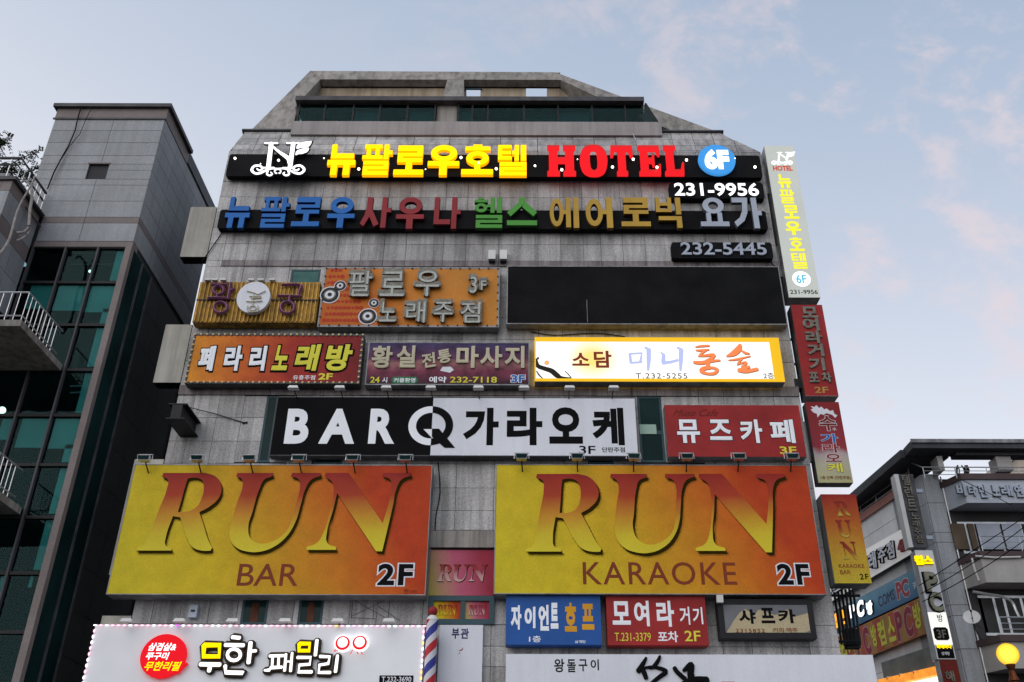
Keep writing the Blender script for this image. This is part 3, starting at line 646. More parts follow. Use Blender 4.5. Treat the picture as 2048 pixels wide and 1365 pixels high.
# balconies
def balcony(name, label, zoff, small=False):
    xb = P3(62, 583, wf-.55).x; y0 = wf-.62; zb = P3(42, 640, y0).z+zoff; zt_ = P3(62, 583, y0).z+zoff
    B_ = thing(name, label, 'balcony', (-14.5, y0+.4, zb-.15), 'balconies on the curtain wall')
    x1 = P3(42, 640, y0).x+.02; y1 = TY-.06
    m_ = MB(); m_.box(-20, y0, zb-.16, x1, y1, zb); m_.build('slab', 'concrete', B_)
    m_ = MB(); m_.tube([(-20, y0+.05, zt_), (x1-.05, y0+.05, zt_), (x1-.05, y1-.3, zt_)], .02, 6); m_.tube([(-20, y0+.05, zt_-.62), (x1-.05, y0+.05, zt_-.62), (x1-.05, y1-.3, zt_-.62)], .018, 5); m_.build('handrail', 'chrome', B_)
    bm_ = MB(); bm_.tube([(0, 0, 0), (0, 0, zt_-zb)], .010, 5); o = bm_.build('x', 'chrome'); bar = o.data; bpy.data.objects.remove(o)
    for k in range(8): link('baluster', bar, B_, (x1-.05-k*.19, y0+.05, zb))
    for k in range(1, 9): link('baluster', bar, B_, (x1-.05, y0+.05+k*.18, zb))
    return B_
balcony('balcony', 'concrete balcony with thin steel balusters, the upper one on the dark glass wall', 0)
balcony('balcony', 'steel railed balcony low on the glass wall, cut by the frame edge', -3.62)
# bare vine stem
vn = thing('vine', 'pale bare vine stem hanging over the terrace coping', 'vine', P3(62, 360, wf-.2))
m_ = MB(); m_.tube([P3(x, y, wf-.2) for x, y in crv([(70, 352), (66, 362), (57, 380), (44, 402), (34, 425), (27, 450), (20, 475), (10, 495), (-6, 515)])], [.018+.0005*k for k in range(33)], 6)
m_.tube([P3(x, y, wf-.05) for x, y in crv([(62, 372), (64, 395), (60, 420), (58, 452)])], .035, 6); m_.tube([P3(x, y, wf-.05) for x, y in crv([(58, 455), (48, 464), (34, 466)])], .03, 6); m_.tube([P3(x, y, wf) for x, y in crv([(60, 458), (52, 472), (34, 482)])], .025, 6)
m_.tube([P3(x, y, wf-.05) for x, y in crv([(42, 366), (50, 362), (60, 368)])], .025, 6)
m_.build('stem', mat('vine_bark', (.30, .28, .26), .9, noise=.3, nscale=8), vn)
# tree on the roof terrace
tr = thing('terrace_tree', 'feathery dark leaved tree on the terrace behind the railing', 'tree', (-15.0, wf+2.0, zW-1))
M['leaf'] = mat('leaf', (.05, .085, .03), .6, rnd=0, noise=.4, nscale=6); M['bark'] = mat('bark', (.09, .07, .055), .9)
m_ = MB(); base = Vector((-15.6, 20.7, 15.95)); tips = []
m_.tube([base, base+Vector((.1, .05, 1.4)), base+Vector((.3, 0, 2.7))], [.11, .09, .06], 7)
for k in range(26):
    s = base+Vector((.15+random.uniform(-.1, .2), .02, random.uniform(1.6, 2.7))); tpt = Vector((random.uniform(-17.6, -13.7), 20.7+random.uniform(-.25, .8), random.uniform(18.3, 20.35))); tpt.z -= max(0, (tpt.x+15.0))*.35; mid = (s+tpt)/2+Vector((0, 0, .3))
    m_.tube(crv([s, mid, tpt]), [.03, .027, .024, .02, .017, .014, .012, .01, .008], 5); tips.append((s, mid, tpt))
m_.build('trunk', 'bark', tr)
m_ = MB()
for s, mid, tpt in tips:
    path = [Vector(p) for p in crv([s, mid, tpt], 8)]
    for q in path[6:]:
        for f_ in range(4):
            dr = Vector((random.uniform(-1, 1), random.uniform(-.6, .6), random.uniform(-.5, .45))).normalized(); sd_ = dr.cross(Vector((0, 0, 1))).normalized(); L = random.uniform(.14, .34); q = q+Vector((random.uniform(-.1, .1), random.uniform(-.1, .1), random.uniform(-.1, .1)))
            for k in range(5):
                c = q+dr*(L*(k+1)/5)-Vector((0, 0, .12*((k+1)/5)**2))
                for sg in (-1, 1):
                    e_ = c+sd_*sg*.075+dr*.03-Vector((0, 0, random.uniform(0, .04))); w_ = dr*.022
                    m_.add([c, (c+e_)/2+w_, e_, (c+e_)/2-w_], [(0, 1, 2, 3)])
m_.build('crown', 'leaf', tr)

# ================================================================ RIGHT NEIGHBOUR
RY = 30.0; RX = P3(1842, 949, RY).x; dS = Vector((-.163, 1, 0)).normalized()
SP = Plane((RX, RY, 0), -dS, (-dS.y, dS.x, 0))
FR = F(RY)
R = thing('corner_building', 'grey tiled corner building with angled balconies and a dark roof canopy', 'building', (20, 36, 0))
zr1 = P3(1900, 950, RY).z
def foot(d, x1=30, y1=46): return [(RX, RY, 0), (x1, RY, 0), (x1, y1, 0), (RX-.163*(y1-RY), y1, 0)]
m_ = MB(); b = foot(0); m_.hexa([Vector(p)+Vector((.03, .03, 0)) for p in b]+[Vector((p[0]+.03, p[1]+.03, zr1-.15)) for p in b]); m_.build('wall', 'tower_back', R)
px0, px1 = RX, P3(1878, 960, RY).x
zz = [zr1]; 
while zz[-1] > 4: zz.append(zz[-1]-(1.02 if len(zz) % 3 else .34))
for i in range(len(zz)-1):
    link('granite_panel', UM['pier'], R, (px0+.008, RY, zz[i+1]+.008), (px1-px0-.016, 1, zz[i]-zz[i+1]-.016))
    for ua, ub in ((-.9, 0), (-2.0, -.9)):
        m_ = MB(); m_.pbox(SP, ua+.01, zz[i+1]+.008, ub-.01, zz[i]-.008, -.01, .03); m_.build('granite_panel', 'pier', R)
M['sidewhite'] = mat('white_wall_panel', (.80, .80, .80), .6, noise=.08, rnd=.06, grain=.08)
zz2 = [zr1-.15, zr1-.85, zr1-1.6, zr1-2.4, zr1-3.2, zr1-4.0]+[zr1-4.0-.8*k for k in range(1, 8)]
for i in range(len(zz2)-1):
    for j in range(11):
        m_ = MB(); m_.pbox(SP, -2.0-(j+1)*1.0+.01, zz2[i+1]+.01, -2.0-j*1.0-.01, zz2[i]-.01, -.01, .025); m_.build('wall_panel', 'sidewhite', R)
# pink parapet coping along the side
M['pinkcop'] = mat('pink_coping', (.50, .24, .20), .7, noise=.1)
m_ = MB(); m_.pbox(SP, -13, zr1-.22, -1.0, zr1+.06, -.2, .12); m_.build('side_coping', 'pinkcop', R)
# terrace parapet / balcony bands (chamfered left ends)
def band(z0, z1, m, name, yo=.85, cop=None, x0=None):
    x0 = x0 or px1; m_ = MB(); a = [(x0, RY), (x0+.35, RY-yo), (30, RY-yo), (30, RY)]
    m_.hexa([(x, y, z0) for x, y in a]+[(x, y, z1) for x, y in a]); m_.build(name, m, R)
    if cop:
        m_ = MB(); a = [(x0-.05, RY-.0), (x0+.31, RY-yo-.07), (30, RY-yo-.07), (30, RY)]; m_.hexa([(x, y, z1) for x, y in a]+[(x, y, z1+.2) for x, y in a]); m_.build('band_coping', cop, R)
YB = RY-.85
M['bandblue'] = mat('pale_blue_balcony_face', (.42, .46, .52), .6, noise=.08, grain=.15); M['bandgrey'] = mat('grey_balcony_render', (.40, .385, .37), .8, noise=.12, grain=.15)
M['brown'] = mat('brown_coping', (.085, .06, .06), .6, noise=.15)
zb = lambda y: P3(1960, y, YB).z
band(zb(1006), zb(960), 'bandblue', 'balcony_band', cop='brown')
band(zb(1165), zb(1116), 'bandgrey', 'balcony_band', cop='brown')
band(zb(1337), zb(1284), 'bandgrey', 'balcony_band', cop='brown')
# recessed window walls between the bands
zw = lambda y: P3(1960, y, RY).z
m_ = MB(); m_.box(px1+.1, RY-.02, zw(1115), 30, RY+.02, zw(1000)); m_.box(px1+.1, RY-.02, zw(1280), 30, RY+.02, zw(1165)); m_.build('recess_wall', 'stone_wall', R)
def xw(px, y=1085): return P3(px, y, RY).x
window(R, F(RY-.04), px1+.25, zw(1108), 19, zw(1045), 5, 1, fm='chrome', fw=.07, pm='glass', cols=[px1+.25, xw(1938), xw(1953), xw(2005), xw(2048), 19])
M['wood'] = mat('brown_board', (.10, .075, .05), .7, noise=.3)
for a, bb, mm in ((1905, 1932, 'wood'), (1940, 1952, 'wood'), (1957, 2003, 'greyL'), (2008, 2046, 'greyL')):
    m_ = MB(); m_.box(xw(a), RY-.12, zw(1104)+.05, xw(bb), RY-.1, zw(1050)); m_.build('curtain', mm, R)
window(R, F(RY-.04), px1+.35, zw(1272), 19, zw(1192), 5, 1, fm='chrome', fw=.08, pm='glass', cols=[px1+.35, P3(1955, 1230, RY).x, P3(1993, 1230, RY).x, P3(2014, 1230, RY).x, P3(2048, 1230, RY).x, 19])
def rail(parent, plane_y, x0, x1, z0, z1, n, bars=3, m='chrome', r=.022, name='railing'):
    m_ = MB()
    for k in range(bars): z = z1-(z1-z0)*k/bars; m_.tube([(x0, plane_y, z), (x1, plane_y, z)], r if k == 0 else r*.6, 5)
    for k in range(n+1): x = x0+(x1-x0)*k/n; m_.tube([(x, plane_y, z0), (x, plane_y, z1)], r*.7, 5)
    return m_.build(name, m, parent)
rail(R, YB+.05, px1+.5, 26, zb(1106), zb(1072), 9, 3); rail(R, YB+.05, px1+.5, 26, zb(1270), zb(1234), 7, 3)
rail(R, YB+.05, P3(1846, 932, YB).x, 26, zb(956), zb(934), 12, 3)
m_ = MB()
for k in range(4):
    z = zr1+.75-.2*k; m_.tube([SP.to3(-.6, z, .05), SP.to3(-12.5, z, .05)], .02, 5)
for k in range(11): m_.tube([SP.to3(-.6-k*1.2, zr1-.1, .05), SP.to3(-.6-k*1.2, zr1+.75, .05)], .018, 5)
m_.tube([SP.to3(-.6, zr1+.75, .05), Vector((P3(1846, 932, YB).x, YB+.05, zb(934)))], .02, 5); m_.build('side_railing', 'chrome', R)
# roof canopy: L-shaped dark slab on posts
YC = 28.9
c0 = P3(1822, 881, YC); zc = c0.z; th = .28
far = P3(1702, 986, 33.55)
dirL = Vector((far.x-c0.x, far.y-c0.y, far.z-c0.z))
far2 = c0+dirL*3.0
wL = Vector((1.6, 0, 0)); wF = Vector((0, 2.4, 0))
M['canopy'] = mat('canopy_concrete', (.06, .062, .07), .7, noise=.2, nscale=1, streak=.15)
m_ = MB(); dn = Vector((0, 0, -th))
m_.hexa([c0+dn, Vector((30, YC, zc))+dn, Vector((30, YC+.75, zc))+dn, Vector((c0.x, YC+.75, zc))+dn, c0, Vector((30, YC, zc)), Vector((30, YC+.75, zc)), Vector((c0.x, YC+.75, zc))])
m_.build('canopy_slab', 'canopy', R)
m_ = MB(); s0 = c0+dirL*(.76/dirL.y)
m_.hexa([s0+dn-Vector((0, 0, .01)), s0+wL+dn-Vector((0, 0, .01)), far2+wL+dn, far2+dn, s0-Vector((0, 0, .004)), s0+wL-Vector((0, 0, .004)), far2+wL, far2]); m_.build('canopy_slab', 'canopy', R)
m_ = MB(); m_.box(c0.x-.03, YC-.06, zc-.1, 30, YC-.01, zc+.03); m_.build('canopy_edge', 'frame', R)
m_ = MB()
zpt = P3(1930, 905, YC+.5).z
m_.box(c0.x+1.55, YC+.3, zc-th-.12, 30, YC+.74, zc-th-.005); m_.build('canopy_beam', 'canopy', R)
zpt = zc-th-.12
for x0_, x1_ in ((1873, 1881), (1990, 2017)):
    m_ = MB(); a = P3(x0_, 925, YC+.6).x; b = P3(x1_, 925, YC+.6).x; m_.box(a-.05, YC+.4, zr1-.1, b, YC+.95, zpt); m_.build('canopy_post', 'bandgrey', R)
for k in range(3):
    p_ = SP.to3(-2.2-k*3.4, 0, -.45); m_ = MB(); m_.box(p_.x-.2, p_.y-.3, zr1-.1, p_.x+.2, p_.y+.3, zc+dirL.z*(p_.y-YC)/dirL.y-th); m_.build('canopy_post', 'bandgrey', R)
# slim pipe and little fittings at the pier edge
m_ = MB(); m_.tube([(px1+.03, RY-.08, 4), (px1+.03, RY-.08, zr1-.1)], .025, 6); m_.build('downpipe', 'chrome', R)
m_ = MB(); q = P3(1918, 1140, YB-.02)
m_.tube([(P3(1944, 1117, YB-.03).x, YB-.02, zb(1117)), (P3(1950, 1140, YB-.03).x, YB-.02, zb(1140)), (P3(1958, 1162, YB-.03).x, YB-.02, zb(1162))], .03, 5)
m_.tube([(P3(1950, 1114, YB-.03).x, YB-.07, zb(1114)), (P3(1990, 1117, YB-.03).x, YB-.07, zb(1117)), (P3(2040, 1115, YB-.03).x, YB-.07, zb(1115.5))], .03, 5); m_.build('rolled_sheet', 'whitebox', R)
# lower side: window and lit awning strip
S2 = SP.off(.06)
def sideq(px4, w0_, w1_, name, m):
    pl2 = SP.off(w1_); m_ = MB(); m_.prism(pl2, [pl2.at(*p) for p in px4][::-1], w0_-w1_, 0); m_.build(name, m, R)
M['dimglass'] = mat('dim_shop_window', (.05, .06, .045), .3, noise=.7, nscale=1.8, spec=.2)
sideq(((1762, 1326), (1862, 1293), (1872, 1332), (1768, 1359)), .03, .06, 'side_window', 'dimglass')
M['awn'] = mat('lit_amber_awning', (.6, .2, .02), .6, noise=.35, nscale=2.5, emit='base', es=1.6)
sideq(((1755, 1360), (1870, 1333), (1875, 1349), (1758, 1375)), .07, .35, 'lit_awning', 'awn')
sideq(((1762, 1378), (1877, 1353), (1890, 1430), (1775, 1460)), .05, .28, 'lit_shopfront', 'L_white')
for x, y in ((1777, 1357), (1802, 1351), (1830, 1345)):
    pl2 = SP.off(.3); p_ = pl2.to3(*pl2.at(x, y)); m_ = MB(); m_.ball(p_, .07); m_.build('awning_lamp', 'whitebox', R)
m_ = MB(); m_.tube([P3(x, y, RY-.5) for x, y in crv([(1946, 1184), (1975, 1189), (2005, 1194), (2024, 1205), (2032, 1222), (2038, 1234)])], .045, 6); m_.build('curved_pipe', 'chrome', R)
# distant beige gable
bg = thing('gabled_house', 'pale beige gabled house seen through the canopy opening', 'house', (27, 50, 0))
m_ = MB(); gp = [P3(2014, 948, 48), P3(2048, 918, 48)]
xa = gp[0].x-1.5; za_ = gp[0].z-.8; xm = xa+8; zm = za_+8*(gp[1].z-gp[0].z)/(gp[1].x-gp[0].x)
m_.prism(F(48), [(xa, 0), (xm+8, 0), (xm+8, za_), (xm, zm), (xa, za_)], -8, 0); m_.build('wall', mat('beige_wall', (.50, .43, .36), .8), bg)
m_ = MB(); m_.prism(F(47.9), [(xa-.4, za_-.1), (xm, zm+.12), (xm, zm+.4), (xa-.5, za_+.2)], -8.2, .3); m_.build('roof', mat('pale_roof', (.45, .40, .36), .8), bg)
# ================================================================ SIGNS ON THE HOTEL
GF = 'signs on the hotel front'
# --- heavy block syllables cut as solid letters
def seg(x0, y0, x1, y1): return [(x0, y0), (x1, y0), (x1, y1), (x0, y1)]
def RIEUL(x0, x1, ys, jr=.15): a, b_, c, d, e, f_ = ys; return [seg(x0, a, x1, b_), seg(x0, b_, x0+jr, c), seg(x0, c, x1, d), seg(x1-jr, d, x1, e), seg(x0, e, x1, f_)]
BLK = {
 '뉴': [seg(.10, .55, .28, 1), seg(.10, .55, .93, .70), seg(0, .33, 1, .48), seg(.15, 0, .36, .33), seg(.60, 0, .82, .33)],
 '팔': [seg(.06, .88, .64, 1), seg(.13, .64, .26, .88), seg(.43, .64, .56, .88), seg(0, .53, .68, .64), seg(.72, .52, .88, 1), seg(.88, .68, 1, .80)]+RIEUL(.06, .90, (0, .12, .18, .28, .34, .45)),
 '로': RIEUL(.10, .95, (.43, .56, .63, .74, .82, 1), .18)+[seg(.40, .16, .60, .43), seg(0, 0, 1, .16)],
 '우': [('o', .5, .73, .42, .27, .22, .12), seg(0, .31, 1, .45), seg(.38, 0, .61, .31)],
 '호': [seg(.36, .93, .64, 1), seg(.10, .81, .90, .93), ('o', .5, .54, .36, .23, .17, .10), seg(.41, .16, .59, .34), seg(0, 0, 1, .16)],
 '텔': [seg(.02, .52, .15, 1), seg(.15, .90, .47, 1), seg(.15, .71, .45, .80), seg(.15, .52, .48, .62), seg(.50, .70, .58, .81), seg(.58, .49, .72, 1), seg(.79, .49, .97, 1)]+RIEUL(.08, .98, (0, .11, .16, .26, .31, .42)),
 '헬': [seg(.13, .94, .32, 1), seg(0, .84, .45, .93), ('o', .23, .66, .21, .15, .09, .06), seg(.45, .68, .56, .78), seg(.56, .49, .70, 1), seg(.78, .49, .95, 1)]+RIEUL(.06, .97, (0, .11, .16, .26, .31, .42)),
 '사': [[(.17, 1), (.17, .62), (.12, .40), (0, .14), (.12, .05), (.30, .38), (.36, .62), (.36, 1)], [(.27, .40), (.46, .04), (.62, .12), (.36, .60)], seg(.68, 0, .85, 1), seg(.85, .50, 1, .65)],
 '나': [seg(.05, .14, .23, 1), seg(.23, .14, .64, .29), seg(.68, 0, .86, 1), seg(.86, .46, 1, .60)],
 '스': [[(.40, 1), (.38, .82), (0, .46), (.12, .32), (.58, .78), (.60, 1)], [(.50, .66), (.88, .32), (1, .47), (.62, .84)], seg(0, 0, 1, .17)],
 '에': [('o', .23, .51, .23, .46, .10, .30), seg(.44, .45, .54, .59), seg(.54, .02, .70, 1), seg(.79, 0, .97, 1)],
 '어': [('o', .30, .51, .30, .45, .14, .28), seg(.58, .45, .73, .60), seg(.73, 0, .94, 1)],
 '빅': [seg(.02, .52, .17, 1), seg(.46, .52, .61, 1), seg(.17, .73, .46, .83), seg(.17, .52, .46, .62), seg(.76, .44, .95, 1), seg(.10, .25, .95, .38), seg(.76, 0, .95, .25)],
 '요': [('o', .5, .72, .38, .28, .18, .14), seg(.22, .16, .38, .47), seg(.62, .16, .78, .47), seg(0, 0, 1, .16)],
 '가': [[(0, 1), (0, .84), (.36, .84), (.32, .56), (.20, .34), (0, .20), (.08, .05), (.36, .24), (.50, .50), (.56, 1)], seg(.68, 0, .87, 1), seg(.87, .42, 1, .56)]}
def block(pl, s, px, m, parent, w0, w1, name='letter', grow=0.):
    r = box_px(pl, *px); W_, H_ = r[2]-r[0], r[3]-r[1]; m_ = MB()
    for k, g_ in enumerate(BLK[s]):
        e = .0004*k
        if g_[0] == 'o':
            _, cx, cy, rx, ry, ix, iy = g_; n = 28; cu, cv = r[0]+cx*W_, r[1]+cy*H_; R1, R2, r1, r2 = rx*W_+grow, ry*H_+grow, ix*W_-grow, iy*H_-grow
            vs = []; fs = []
            for w_ in (w1+e, w0):
                for (a_, b_) in ((R1, R2), (r1, r2)): vs += [pl.to3(cu+a_*math.cos(2*PI*q/n), cv+b_*math.sin(2*PI*q/n), w_) for q in range(n)]
            for q in range(n):
                t = (q+1) % n; fs += [(q, t, n+t, n+q), (q, 2*n+q, 2*n+t, t), (n+q, n+t, 3*n+t, 3*n+q)]
            m_.add(vs, fs)
        else:
            pts = [(r[0]+x*W_, r[1]+y*H_) for x, y in g_]
            if grow: cx = sum(p[0] for p in pts)/len(pts); cy = sum(p[1] for p in pts)/len(pts); pts = [(x+math.copysign(grow, x-cx), y+math.copysign(grow, y-cy)) for x, y in pts]
            m_.prism(pl, pts, w0, w1+e)
    return m_.build(name, m, parent)
# --- top channel sign: black bar with lit letters
def bar(name, label, q, Yf, depth, m='black', group=GF):
    S = Sign(); S.pl = F(Yf); S.r = quad_px(S.pl, *q); r = S.r
    S.t = thing(name, label, 'sign', S.pl.to3((r[0]+r[2])/2, r[1]), group)
    c = .05; mbd = MB(); mbd.prism(S.pl, [(r[0]+c, r[1]), (r[2]-c, r[1]), (r[2], r[1]+c), (r[2], r[3]-c), (r[2]-c, r[3]), (r[0]+c, r[3]), (r[0], r[3]-c), (r[0], r[1]+c)], -depth, 0); mbd.build('backing_bar', m, S.t)
    return S
A = bar('hotel_letter_sign', 'black bar with lit white emblem, yellow letters, red HOTEL and blue disc', ((457, 309), (1520, 311), (1524, 354), (453, 354)), 20.72, .18)
pA = F(20.70)
M['tr_y'] = mat('amber_letter_side', (.45, .16, .01), .5, emit=(.9, .34, .0), es=1.3, noise=.05); M['tr_r'] = mat('red_letter_side', (.25, .01, .01), .5, emit=(.6, .01, .01), es=.8, noise=.05); M['tr_w'] = mat('grey_letter_side', (.2, .2, .22), .5)
def ch(S, pl, s, px, m, depth=.12, bold=.05, w=.01, name='letter', **k):
    if m in ('L_yellow', 'L_white'): return text(s, pl, M[m], S.t, px=px, bold=bold, depth=.015, w=w+depth, name=name, outline=None, **k), text(s, pl, M['tr_y' if m == 'L_yellow' else 'tr_w'], S.t, px=px, bold=bold+.004, depth=depth-.002, w=w, name='letter_side', **k)
    return text(s, pl, M[m], S.t, px=px, bold=bold, depth=depth, w=w, name=name, **k)
M['yside'] = M['L_yellow']
for s, px in (('뉴', (653, 295, 715, 355)), ('팔', (722, 295, 787, 355)), ('로', (787.5, 297, 850, 354.5)), ('우', (855, 296, 920, 355)), ('호', (923, 295, 987, 354)), ('텔', (994.6, 296, 1054, 356))): block(pA, s, px, 'tr_y', A.t, .0, .10, 'letter_side', .008); block(pA, s, px, 'L_yellow', A.t, .101, .12)
# heavy red capitals, drawn as solid shapes
def blk(pl, px, polys, m, parent, depth, w=.01, name='letter', smooth=False):
    r = box_px(pl, *px); f = lambda p: (r[0]+(r[2]-r[0])*p[0], r[1]+(r[3]-r[1])*p[1], len(p) > 2)
    v, fc = fill([[f(p) for p in sp] for sp in polys], depth); mbd = MB(); mbd.v = [pl.to3(a, b, w+depth/2+c) for a, b, c in v]; mbd.f = fc; return mbd.build(name, m, parent)
def rect_(a, b, c, d): return [(a, b), (c, b), (c, d), (a, d)]
CAP = {
 'H': [[(0, 0), (.44, 0), (.44, .12), (.37, .14), (.37, .42), (.63, .42), (.63, .14), (.56, .12), (.56, 0), (1, 0), (1, .12), (.94, .14), (.94, .86), (1, .88), (1, 1), (.56, 1), (.56, .88), (.63, .86), (.63, .60), (.37, .60), (.37, .86), (.44, .88), (.44, 1), (0, 1), (0, .88), (.06, .86), (.06, .14), (0, .12)]],
 'O': [[(.5, 0, 1), (.82, .06, 1), (1, .26, 1), (1, .74, 1), (.82, .94, 1), (.5, 1, 1), (.18, .94, 1), (0, .74, 1), (0, .26, 1), (.18, .06, 1)], [(.5, .17, 1), (.60, .22, 1), (.64, .36, 1), (.64, .66, 1), (.60, .80, 1), (.5, .84, 1), (.40, .80, 1), (.36, .66, 1), (.36, .36, 1), (.40, .22, 1)]],
 'T': [[(.26, 0), (.74, 0), (.74, .12), (.67, .14), (.67, .83), (.80, .83), (.88, .62), (1, .62), (.97, 1), (.03, 1), (0, .62), (.12, .62), (.20, .83), (.33, .83), (.33, .14), (.26, .12)]],
 'E': [[(0, 0), (.97, 0), (1, .36), (.90, .36), (.80, .17), (.44, .17), (.44, .42), (.60, .42), (.63, .30), (.72, .30), (.72, .70), (.63, .70), (.60, .58), (.44, .58), (.44, .83), (.80, .83), (.88, .66), (.98, .66), (.96, 1), (0, 1), (0, .88), (.08, .86), (.08, .14), (0, .12)]],
 'L': [[(0, 0), (.97, 0), (1, .42), (.90, .42), (.80, .18), (.50, .18), (.50, .86), (.62, .88), (.62, 1), (0, 1), (0, .88), (.10, .86), (.10, .14), (0, .12)]]}
for s, px in (('H', (1094, 296, 1152, 354.5)), ('O', (1161, 294.5, 1213.5, 356)), ('T', (1219, 296, 1268, 354.5)), ('E', (1274.5, 296, 1323, 354.5)), ('L', (1325, 296, 1369.5, 354.5))): blk(pA, px, CAP[s], M['tr_r'], A.t, .10); blk(F(20.59), px, CAP[s], M['L_red'], A.t, .02)
disc_px(pA, 1432.5, 325, 37, 29.3, M['L_blue'], A.t, w=.02, th=.1, name='round_badge')
text('6F', pA, M['L_white'], A.t, px=(1405, 306, 1459, 345), bold=.05, depth=.03, w=.125, name='letter')
# emblem: serif N with leaf and scrolls
def emblem(pl, parent, Z, m, edge=None, w=.02, th=.06, ws=1.0):
    st = [[(775, 178, 28), (998, 178, 28)], [(885, 180, 90), (838, 590, 90)], [(750, 596, 28), (935, 596, 28)], [(915, 235, 40), (1000, 310, 55), (1100, 380, 75), (1185, 445, 90), (1190, 520, 60)],
          [(1150, 178, 28), (1368, 178, 28)], [(1262, 180, 88), (1205, 596, 88)], [(1085, 600, 26), (1262, 600, 26)],
          [(645, 618, 30), (690, 645, 38), (738, 610, 42), (690, 565, 44), (600, 570, 50), (555, 635, 54), (610, 692, 50), (700, 690, 46), (800, 640, 42), (900, 612, 30), (1000, 615, 22)],
          [(1360, 618, 30), (1315, 645, 38), (1262, 610, 42), (1315, 565, 44), (1400, 570, 50), (1448, 635, 54), (1390, 692, 50), (1300, 690, 46), (1200, 640, 42), (1100, 612, 30), (1000, 615, 22)],
          [(830, 650, 34), (815, 705, 40), (860, 730, 34), (905, 705, 28), (880, 678, 22)], [(1175, 650, 34), (1190, 705, 40), (1140, 730, 34), (1090, 705, 28), (1115, 678, 22)],
          [(1000, 620, 22), (945, 645, 24), (960, 688, 22), (985, 690, 16)], [(1000, 620, 22), (1050, 645, 24), (1038, 688, 22), (1015, 690, 16)]]
    l1 = [(1318, 268), (1325, 230), (1362, 192), (1435, 168), (1572, 146), (1562, 175), (1535, 215), (1500, 236), (1445, 246), (1380, 250)]; l2 = [(1300, 375), (1312, 330), (1350, 302), (1430, 278), (1528, 262), (1515, 295), (1485, 325), (1410, 350), (1345, 355)]
    if edge:
        brush(pl, [[(a, b, c+34) for a, b, c in s] for s in st], edge, parent, w=w-.05, th=.05, name='emblem_backing', Z=Z)
        for L in (l1, l2):
            cx = sum(p[0] for p in L)/len(L); cy = sum(p[1] for p in L)/len(L)
            shape_px(pl, [(cx+(x-cx)*1.12, cy+(y-cy)*1.25) for x, y in L], edge, parent, w=w-.05, th=.05, Z=Z, name='emblem_backing')
    brush(pl, st, m, parent, w=w, th=th, name='emblem', Z=Z, wscale=ws)
    shape_px(pl, l1, m, parent, w=w, th=th, Z=Z, name='emblem_leaf', smooth=False); shape_px(pl, l2, m, parent, w=w, th=th, Z=Z, name='emblem_leaf', smooth=False)
emblem(F(20.62), A.t, (440, 270, 8.533), M['L_white'], M['black'], w=.06, th=.05, ws=.86)
me = None
for x, y, r in ((470, 317, .045), (557, 321, .045), (521, 328, .02), (600, 330.5, .02), (648, 317, .025), (717.5, 338.5, .05), (851, 339, .02), (922, 315.5, .05), (957, 326, .035), (992.5, 338, .05), (1070, 332, .04), (1123.5, 340, .05), (1155, 319, .02), (1225, 334.5, .05), (1266.5, 319, .05), (1314, 335, .05), (1373, 320.5, .05), (1470, 317, .02), (1510, 334.5, .05)):
    p = P3(x, y, 20.52); m_ = MB(); m_.ball(p, r*.8, 8, 6); m_.build('bulb', 'bulb', A.t)
def panel(label, q, txt, tpx, m, Yf=20.74, bold=.03):
    S = bar('phone_number_sign', label, q, Yf, .22); ch(S, F(Yf), txt, tpx, m, depth=.04, bold=bold); return S
panel('black panel with lit white phone number 231-9956 hung under the HOTEL letters', ((1338, 366), (1525, 366), (1530, 397), (1341, 397)), '231-9956', (1347, 369, 1518, 394.5), 'L_white', bold=.016)
panel('black panel with dull grey phone number 232-5445 above the blank black board', ((1343, 485), (1543, 485), (1547, 517), (1345, 517)), '232-5445', (1360, 487, 1534, 512), 'greyL', bold=.016)
# --- second channel sign
B = bar('coloured_letter_sign', 'black bar with unlit blue, red, green, gold and grey letters below the HOTEL sign', ((440, 421), (1530, 421), (1537, 458), (434, 458)), 20.74, .2)
pB = F(20.73)
for k_, c_ in (('blue', (.006, .035, .11)), ('redL', (.07, .008, .01)), ('greenL', (.02, .075, .014)), ('gold', (.12, .07, .012)), ('greyL', (.09, .10, .12))): M[k_+'_side'] = mat(k_+'_letter_side', c_, .6)  # darkened copies of the letter colours, side shade painted in
for s, px, m in (('뉴', (447.6, 399.6, 508, 461), 'blue'), ('팔', (518, 399.6, 584, 461), 'blue'), ('로', (583, 400, 646.5, 458), 'blue'), ('우', (653, 399.6, 714.6, 461), 'blue'), ('사', (720, 400, 786, 461), 'redL'), ('우', (791, 400, 851, 463), 'redL'), ('나', (864, 400, 923, 463), 'redL'),
                 ('헬', (948, 401, 1007, 461.4), 'greenL'), ('스', (1014, 401, 1074, 456), 'greenL'), ('에', (1099, 401, 1160, 461.4), 'gold'), ('어', (1170, 401, 1229.5, 461.4), 'gold'), ('로', (1239.5, 401, 1301, 458), 'gold'), ('빅', (1308, 401, 1367, 461.4), 'gold'), ('요', (1395, 401, 1458, 458), 'greyL'), ('가', (1461, 401, 1526, 462), 'greyL')):
    block(pB, s, px, m+'_side', B.t, .0, .10, 'letter_side', .004); block(pB, s, px, m, B.t, .101, .12)
